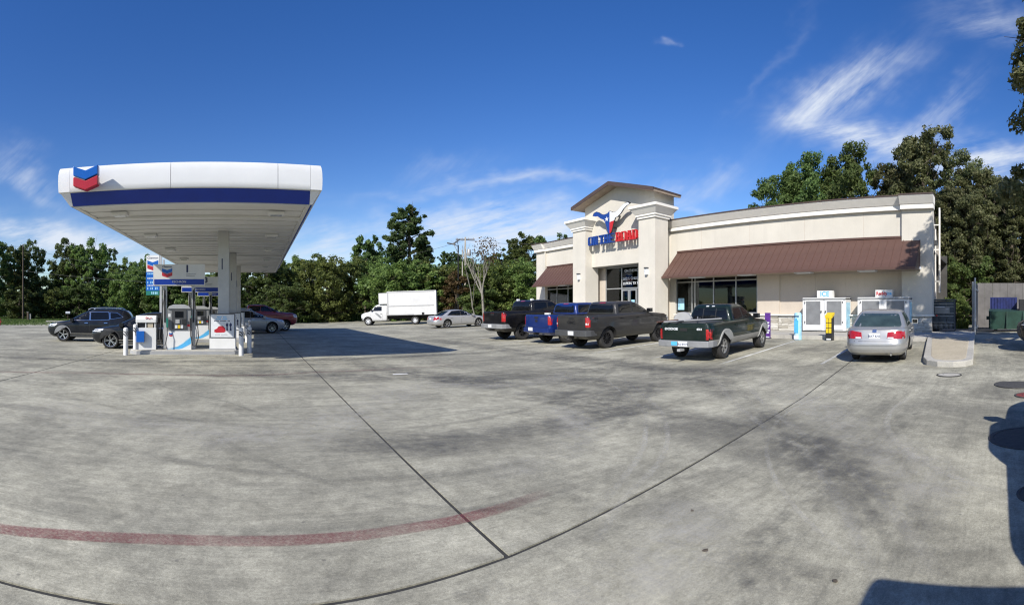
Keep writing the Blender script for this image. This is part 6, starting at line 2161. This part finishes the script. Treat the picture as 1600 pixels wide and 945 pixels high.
# roadside trees, far side of the lawn
T('oak_a', -20, 92, 15.5, 'tall dark oak at the very left edge of the picture', wide=.9)
T('oak_b', 22, 98, 15.2, 'dark oak just left of the roadside utility pole', 'tree', .85)
T('oak_a', 46, 102, 16.0, 'tall narrow oak behind the roadside utility pole', wide=.62)
T('bush_b', 64, 96, 8.5, 'low dark thicket tree right of the roadside utility pole', wide=1.1)
T('oak_b', 92, 100, 12.6, 'smaller dark oak left of the broad roadside tree group', wide=.8)
T('oak_a', 112, 98, 15.8, 'tall oak above the hood of the dark SUV', wide=.72)
T('oak_c', 134, 95, 15.0, 'lighter green oak in the middle of the roadside group', wide=.85)
T('oak_b', 160, 100, 15.2, 'dark oak at the right end of the roadside group', wide=.75)
T('bush_b', 124, 88, 6.5, 'dark bush below the lighter green roadside oak', wide=1.3)
T('bush_a', 84, 90, 5.5, 'pale green bush left of the dark SUV', wide=1.2)
T('bush_b', 30, 88, 6.0, 'dark bush behind the roadside utility pole', wide=1.4)
T('oak_c', 185, 92, 11.2, 'light green tree above the dark SUV roof', wide=.8)
T('bush_a', 206, 86, 9.0, 'loose green tree left of the price sign', wide=.9)
T('oak_c', 222, 90, 11.8, 'slim bright tree next to the price sign', wide=.55)
T('bush_b', 244, 84, 8.2, 'dark bushy tree behind the price sign', wide=1.1)
T('bush_a', 268, 82, 8.0, 'bushy tree behind the number 1 pump sign', wide=1.1)
T('bush_b', 296, 80, 7.4, 'dark bushy tree seen between the sign posts of the nearest pump', wide=1.2)
T('bush_a', 322, 80, 7.8, 'olive bushy tree left of the canopy columns, behind the number 3', wide=1.1)
T('bush_b', 350, 78, 8.0, 'dark bushy tree behind the canopy columns', wide=1.1)
# behind the lot
T('oak_a', 388, 66, 9.2, 'dark dense tree at the end of the canopy, right of the columns', wide=1.05)
T('oak_a', 418, 64, 8.9, 'dark spreading tree above the silver SUV', wide=1.15)
T('oak_c', 448, 72, 9.4, 'light green round tree right of the canopy end', wide=.9)
T('oak_c', 482, 70, 9.7, 'broad light green tree over the lot far edge', wide=1.1)
T('bush_b', 440, 58, 5.2, 'dark low bush behind the red pickup', wide=1.3)
T('bush_a', 512, 62, 8.0, 'olive green bushy tree right of the broad light green tree', wide=1.1)
T('oak_c', 540, 64, 8.4, 'green tree left of the tall dark oak behind the truck', wide=.95)
T('oak_b', 572, 74, 13.2, 'tall dark oak left of the big pine', wide=.85)
T('oak_b', 590, 66, 9.6, 'dark tree directly behind the front of the box truck', wide=1.0)
T('pine', 640, 74, 17.4, 'big dark pine towering over the white box truck', 'pine_tree', 1.05, cat='pine tree')
T('pine', 662, 72, 12.0, 'shorter pine leaning against the right side of the big pine', 'pine_tree', .95, cat='pine tree')
T('bush_a', 612, 60, 7.4, 'light green tree behind the cab of the box truck', wide=1.0)
T('bush_a', 640, 58, 7.0, 'bushy green tree above the cargo box of the truck', wide=1.2)
T('bush_a', 676, 60, 6.9, 'yellow-green bushy tree at the tail of the box truck', wide=1.1)
T('pine', 694, 92, 12.6, 'distant pine between the big pine and the street light', 'pine_tree', .8, cat='pine tree')
T('pine', 708, 96, 13.0, 'distant pine directly behind the street light', 'pine_tree', .8, cat='pine tree')
T('rusty', 712, 56, 5.6, 'rust-brown dying shrub below the street light', 'shrub', 1.0, cat='shrub')
T('bush_a', 742, 60, 7.4, 'green bushy tree behind the bare pale tree', wide=1.0)
T('bush_b', 728, 64, 8.6, 'dark bushy tree behind the utility pole', wide=.9)
T('oak_b', 772, 70, 10.0, 'dark tree right of the bare pale tree', wide=.8)
T('pine', 798, 76, 12.6, 'pine with rounded top left of the store corner', 'pine_tree', .95, cat='pine tree')
T('oak_b', 828, 70, 13.0, 'dark oak against the left corner of the store', wide=.9)
T('bush_a', 786, 56, 6.6, 'bright green bush behind the black pickup cab', wide=1.2)
T('bush_a', 826, 54, 6.8, 'bright green bush beside the left end of the store', wide=1.0)
T('bush_b', 755, 54, 4.2, 'low dark bush behind the pale silver sedan', wide=1.5)
T('oak_b', 868, 66, 12.0, 'dark oak mostly hidden behind the left wing of the store', wide=.9)
# tall wood behind the store
T('tall_c', 1228, 58, 17.8, 'dark round-topped oak, leftmost behind the store roof', wide=.85)
T('tall_c', 1268, 60, 20.6, 'dark oak second from the left behind the store roof', wide=.75)
T('tall_c', 1338, 58, 21.0, 'dark broad oak in the middle behind the store roof', wide=.85)
T('tall_a', 1404, 54, 19.0, 'olive oak left of the tallest tree behind the store', wide=.85)
T('tall_a', 1442, 52, 21.8, 'tallest olive oak rising above the corner of the store', wide=.85)
T('tall_b', 1490, 50, 17.4, 'olive oak right of the tallest tree, above the roof ladder', wide=.95)
T('tall_a', 1538, 48, 15.4, 'olive oak above the dumpster enclosure', wide=.95)
T('tall_b', 1584, 46, 14.6, 'olive oak at the right edge behind the dumpster enclosure', wide=1.0)
T('tall_a', 1640, 44, 14.0, 'oak beyond the right edge of the picture', wide=1.0)
T('tall_b', 1470, 44, 12.5, 'lower dark tree between store corner and enclosure', wide=1.0)
T('tall_a', 1520, 42, 12.0, 'lower dark tree directly behind the enclosure', wide=1.0)
T('tall_b', 1575, 42, 12.0, 'lower dark tree behind the dumpster at the right', wide=1.0)
T('bush_a', 1494, 34, 2.2, 'small sunlit bush between gas cage and enclosure', 'shrub', 1.0, cat='shrub')
T('bush_b', 1505, 40, 6.0, 'dark bush left of the enclosure gate', 'shrub', 1.0, cat='shrub')
nt_ = plant('near', 1752, 15.2, 13.4, 'near oak beyond the right edge, branches reaching into the picture', wide=1.0)

# the wood behind reads as one mass
rg = np.random.default_rng(77)
P, D = [], []
for px in np.arange(-120, 900, 9):
    th = (px - AHEAD) / F
    far = 118 if px < 230 else (100 if px < 380 else 92)
    for k in range(3):
        dd = far + rg.uniform(-6, 12)
        hh = rg.uniform(2.0, 5.2) if px > 370 or px < 0 else rg.uniform(2.0, 6.6)
        rr = rg.uniform(2.0, 3.4)
        c = (dd * math.sin(th) , dd * math.cos(th), max(hh - rr * .5, 1.0))
        p, d = shell_points(rg, c, (rr, rr, rr * .9), 150, .6)
        P.append(p); D.append(d)
for px in np.arange(1170, 1760, 10):
    th = (px - AHEAD) / F
    for k in range(5):
        dd = 64 + rg.uniform(-5, 12)
        hh = rg.uniform(2.0, 10)
        rr = rg.uniform(1.8, 3.0)
        c = (dd * math.sin(th), dd * math.cos(th), max(hh - rr * .5, 1.0))
        p, d = shell_points(rg, c, (rr, rr, rr * .9), 160, .6)
        P.append(p); D.append(d)
v, f = leaf_quads(rg, np.concatenate(P), np.concatenate(D), .62)
tag(link('wood', fast_mesh('wood', v, f, M['oak'])), 'dense green wood forming the backdrop behind the single trees', 'wood', kind='stuff')

# grass along the verge and lawn
def grass(name, label, areas, n, seed, h=.16):
    rg = np.random.default_rng(seed)
    P = []
    for (th0, th1, d0, d1, share) in areas:
        m = int(n * share)
        th = rg.uniform((th0 - AHEAD) / F, (th1 - AHEAD) / F, m)
        d = np.sqrt(rg.uniform(d0 ** 2, d1 ** 2, m))
        P.append(np.c_[d * np.sin(th), d * np.cos(th), np.zeros(m)])
    P = np.concatenate(P)
    P[:, 2] = np.array([zg(x) for x in P[:, 0]]) - .10
    n = len(P)
    a = rg.uniform(0, 6.28, n)
    dx = np.c_[np.cos(a), np.sin(a), np.zeros(n)] * rg.uniform(.04, .12, n)[:, None]
    up = np.c_[rg.normal(0, .06, n), rg.normal(0, .06, n), rg.uniform(.6, 1.5, n) * h]
    v = np.empty((n, 4, 3))
    v[:, 0], v[:, 1], v[:, 2], v[:, 3] = P - dx, P + dx, P + up + dx * .2, P + up - dx * .2
    return tag(link(name, fast_mesh(name, v.reshape(-1, 3), np.arange(n * 4).reshape(-1, 4), M['blade'])), label, 'grass', kind='stuff')


grass('grass', 'mown green lawn between the lot and the road trees', [(-140, 200, 50, 110, .75), (200, 420, 60, 84, .25)], 60000, 5)
grass('tall_grass', 'rough tall grass at the foot of the trees behind the lot', [(420, 860, 62.5, 70, 1.0)], 16000, 6, .7)
grass('rough_grass', 'sunlit weeds between the gas cage and the enclosure', [(1478, 1512, 29, 40, 1.0)], 1500, 8, .4)

# bare pale tree
def bare_tree(x, y, h, label):
    rg = random.Random(21)
    e = empty('bare_tree', (x, y, zg(x) - .1), 0, label, 'tree')
    bm = bmesh.new()
    def grow(p, d, ln, r_, lvl):
        n = 3
        pts, rr = [p], [r_]
        for k in range(n):
            d = (d + Vector((rg.uniform(-.16, .16), rg.uniform(-.16, .16), .04))).normalized()
            p = p + d * ln / n
            pts.append(p); rr.append(r_ * (1 - .45 * (k + 1) / n))
        add_tube(bm, pts, rr, 5, cap=False)
        if lvl == 0: return
        for _ in range(rg.choice((3, 4)) if lvl > 1 else 3):
            q = pts[rg.choice((1, 2, 3, 3))]
            grow(q, (d + Vector((rg.uniform(-.55, .55), rg.uniform(-.5, .5), rg.uniform(.25, .7)))).normalized(), ln * rg.uniform(.5, .72), r_ * .5, lvl - 1)
    grow(Vector((0, 0, 0)), Vector((.02, 0, 1)), h * .52, .17, 4)
    grow(Vector((-.9, 0, 0)), Vector((-.34, 0, 1)).normalized(), h * .62, .07, 1)
    bmesh.ops.recalc_face_normals(bm, faces=bm.faces)
    bm_obj('trunk', bm, M['pale_bark'], e)
    g2 = np.random.default_rng(3)
    d = g2.normal(size=(420, 3)); P = d / np.linalg.norm(d, axis=1)[:, None] * g2.uniform(.4, 1, (420, 1)) * np.array([1.7, 1.7, 1.9]) + np.array([.3, 0, h * .86])
    v, f = leaf_quads(g2, P, d * .3, .2)
    link('crown', fast_mesh('crown', v, f, M['rust_leaf']), None, e)


def at(px, dist):
    th = (px - AHEAD) / F
    return dist * math.sin(th), dist * math.cos(th)


x, y = at(757, 50)
bare_tree(x, y, 8.6, 'bare pale tree with twiggy crown behind the pale silver sedan')


# poles, lamps and wires
def wood_pole(px, dist, h, lab, arm=True, m='wood', r0=.15):
    x, y = at(px, dist)
    e = empty('utility_pole', (x, y, zg(x) - .1), -(px - AHEAD) / F, lab, 'utility pole')
    tube('pole', M[m], e, [(0, 0, 0), (0, 0, h)], [r0, r0 * .65], 10)
    if arm:
        for z in ((h - .35,) if arm == 1 else (h - .35, h - 1.3)):
            box('crossarm', M['wood'], e, -1.15, 1.15, -.06, .06, z, z + .12)
            for u in (-1.0, -.4, .4, 1.0): lathe('insulator', M['galv'], e, [(.05, 0), (.06, .05), (.03, .1), (.045, .14), (.001, .16)], 8, loc=(u, 0, z + .12))
    return e


wood_pole(36, 84, 13.4, 'dark wooden utility pole standing on the roadside lawn', 0, r0=.17)
up = wood_pole(727, 58, 10.3, 'wooden utility pole with crossarm and transformer behind the street light', 1, 'pale_pole')
lathe('transformer', M['galv'], up, [(.22, 0), (.25, .05), (.25, .7), (.2, .78), (.001, .8)], 14, loc=(.45, -.1, 8.0))
wood_pole(722.5, 57, 8.6, 'thin pale service pole right beside the street light', 0, 'pale_pole', .09)
x, y = at(716, 55)
lp = empty('street_light', (x, y, zg(x) - .1), -(716 - AHEAD) / F, 'dark street light with two angled lamp heads behind the silver sedan', 'street light')
tube('pole', M['black_alloy'], lp, [(0, 0, 0), (0, 0, 8.9)], [.10, .08], 10)
for k, (u, z, ang) in enumerate(((-.75, 9.05, .2), (-.15, 9.35, -.6))):
    bm = bmesh.new()
    add_box(bm, -.55, .45, -.22, .22, -.05, .05)
    rot = Matrix.Rotation(ang, 3, 'Y')
    for v in bm.verts: v.co = rot @ v.co + Vector((u, 0, z))
    bm_obj('lamp_head', bm, M['dark_grey'], lp, bevel=.03)
    tube('arm', M['black_alloy'], lp, [(0, 0, 8.7), (u * .5, 0, z - .06)], .035, 6)


def wire(name, p0, p1, sag, lab, r_=.018):
    pts = []
    for k in range(15):
        t = k / 14
        p = Vector(p0).lerp(Vector(p1), t)
        p.z -= sag * 4 * t * (1 - t)
        pts.append(p)
    return tag(tube(name, M['cable'], None, pts, r_, 5), lab, 'cable', 'overhead wires')


def pt(px, dist, z):
    x, y = at(px, dist)
    return (x, y, z + .0)


wire('overhead_wire', pt(36, 84, 8.6), pt(470, 62, 4.6), .8, 'lowest overhead wire, sagging from the roadside pole to behind the pumps', .022)
wire('overhead_wire', pt(36, 84, 12.9), pt(-300, 84, 13.2), .5, 'overhead wire leaving the picture at the left, at the top of the roadside pole')
wire('overhead_wire', pt(36, 84, 12.8), pt(330, 74, 6.4), .9, 'upper overhead wire running down from the roadside pole to the right')
wire('overhead_wire', pt(36, 84, 11.9), pt(330, 74, 5.6), .9, 'second upper overhead wire running down from the roadside pole to the right')
wire('overhead_wire', pt(727, 58, 10.2), pt(560, 82, 10.6), .8, 'overhead wire passing before the big pine to the utility pole')
wire('overhead_wire', pt(727, 58, 10.2), pt(900, 60, 10.6), .6, 'overhead wire from the utility pole towards the store')

# roadside bits
x, y = at(106, 74)
mb = empty('mailbox', (x, y, -.1), .3, 'white mailbox on a post at the edge of the lawn', 'mailbox')
box('post', M['wood'], mb, -.05, .05, -.05, .05, 0, 1.15)
prism('box', M['plate'], mb, [(-.16, 1.15), (.16, 1.15), (.16, 1.35), (.11, 1.45), (0, 1.48), (-.11, 1.45), (-.16, 1.35)], -.35, .35, lambda u, v, h: (h, u, v))
for k, (px, lab) in enumerate(((43.5, 'short grey roadside post left of its twin by the utility pole'), (47, 'short pale roadside post right of its twin by the utility pole'))):
    x, y = at(px, 78)
    rp = empty('road_post', (x, y, -.1), 0, lab, 'post')
    box('post', M['wood'] if k == 0 else M['pale_pole'], rp, -.14, .14, -.1, .1, 0, 1.35 - .3 * k)
    box('cap', M['mid_grey'], rp, -.16, .16, -.12, .12, 1.352 - .3 * k, 1.42 - .3 * k)
x, y = at(-.5, 50)
hy = empty('fire_hydrant', (x, y, -.1), 0, 'red hydrant at the left edge of the picture on the grass', 'hydrant')
lathe('barrel', M['red_letter'], hy, [(.16, 0), (.16, .06), (.11, .08), (.11, .6), (.14, .62), (.14, .66), (.09, .78), (.03, .82), (.03, .88), (.001, .89)], 16)
for s in (-1, 1): tube('nozzle_cap', M['red_letter'], hy, [(s * .1, 0, .48), (s * .2, 0, .48)], .06, 10)
# the two-lane road between lawn and roadside trees
bm = bmesh.new()
vs = [bm.verts.new(p) for p in ((-140, 55, -.08), (-60, 110, -.08), (-66, 116, -.08), (-146, 61, -.08))]
bm.faces.new(vs)
tag(bm_obj('road', bm, M['asphalt']), kind='structure')
# wire fence behind the lot (seen past the red pickup)
fe = empty('wire_fence', (6.0, 66.0, .0), .06, 'low chain wire fence in the grass beyond the red pickup', 'fence')
for k in range(12): tube('post', M['galv'], fe, [(k * 2.2, 0, -.1), (k * 2.2, 0, 1.35)], .03, 6)
tube('top_rail', M['galv'], fe, [(0, 0, 1.33), (24.2, 0, 1.33)], .02, 5)
for z in (.3, .65, 1.0): tube('strand', M['galv'], fe, [(0, 0, z), (24.2, 0, z)], .008, 4)
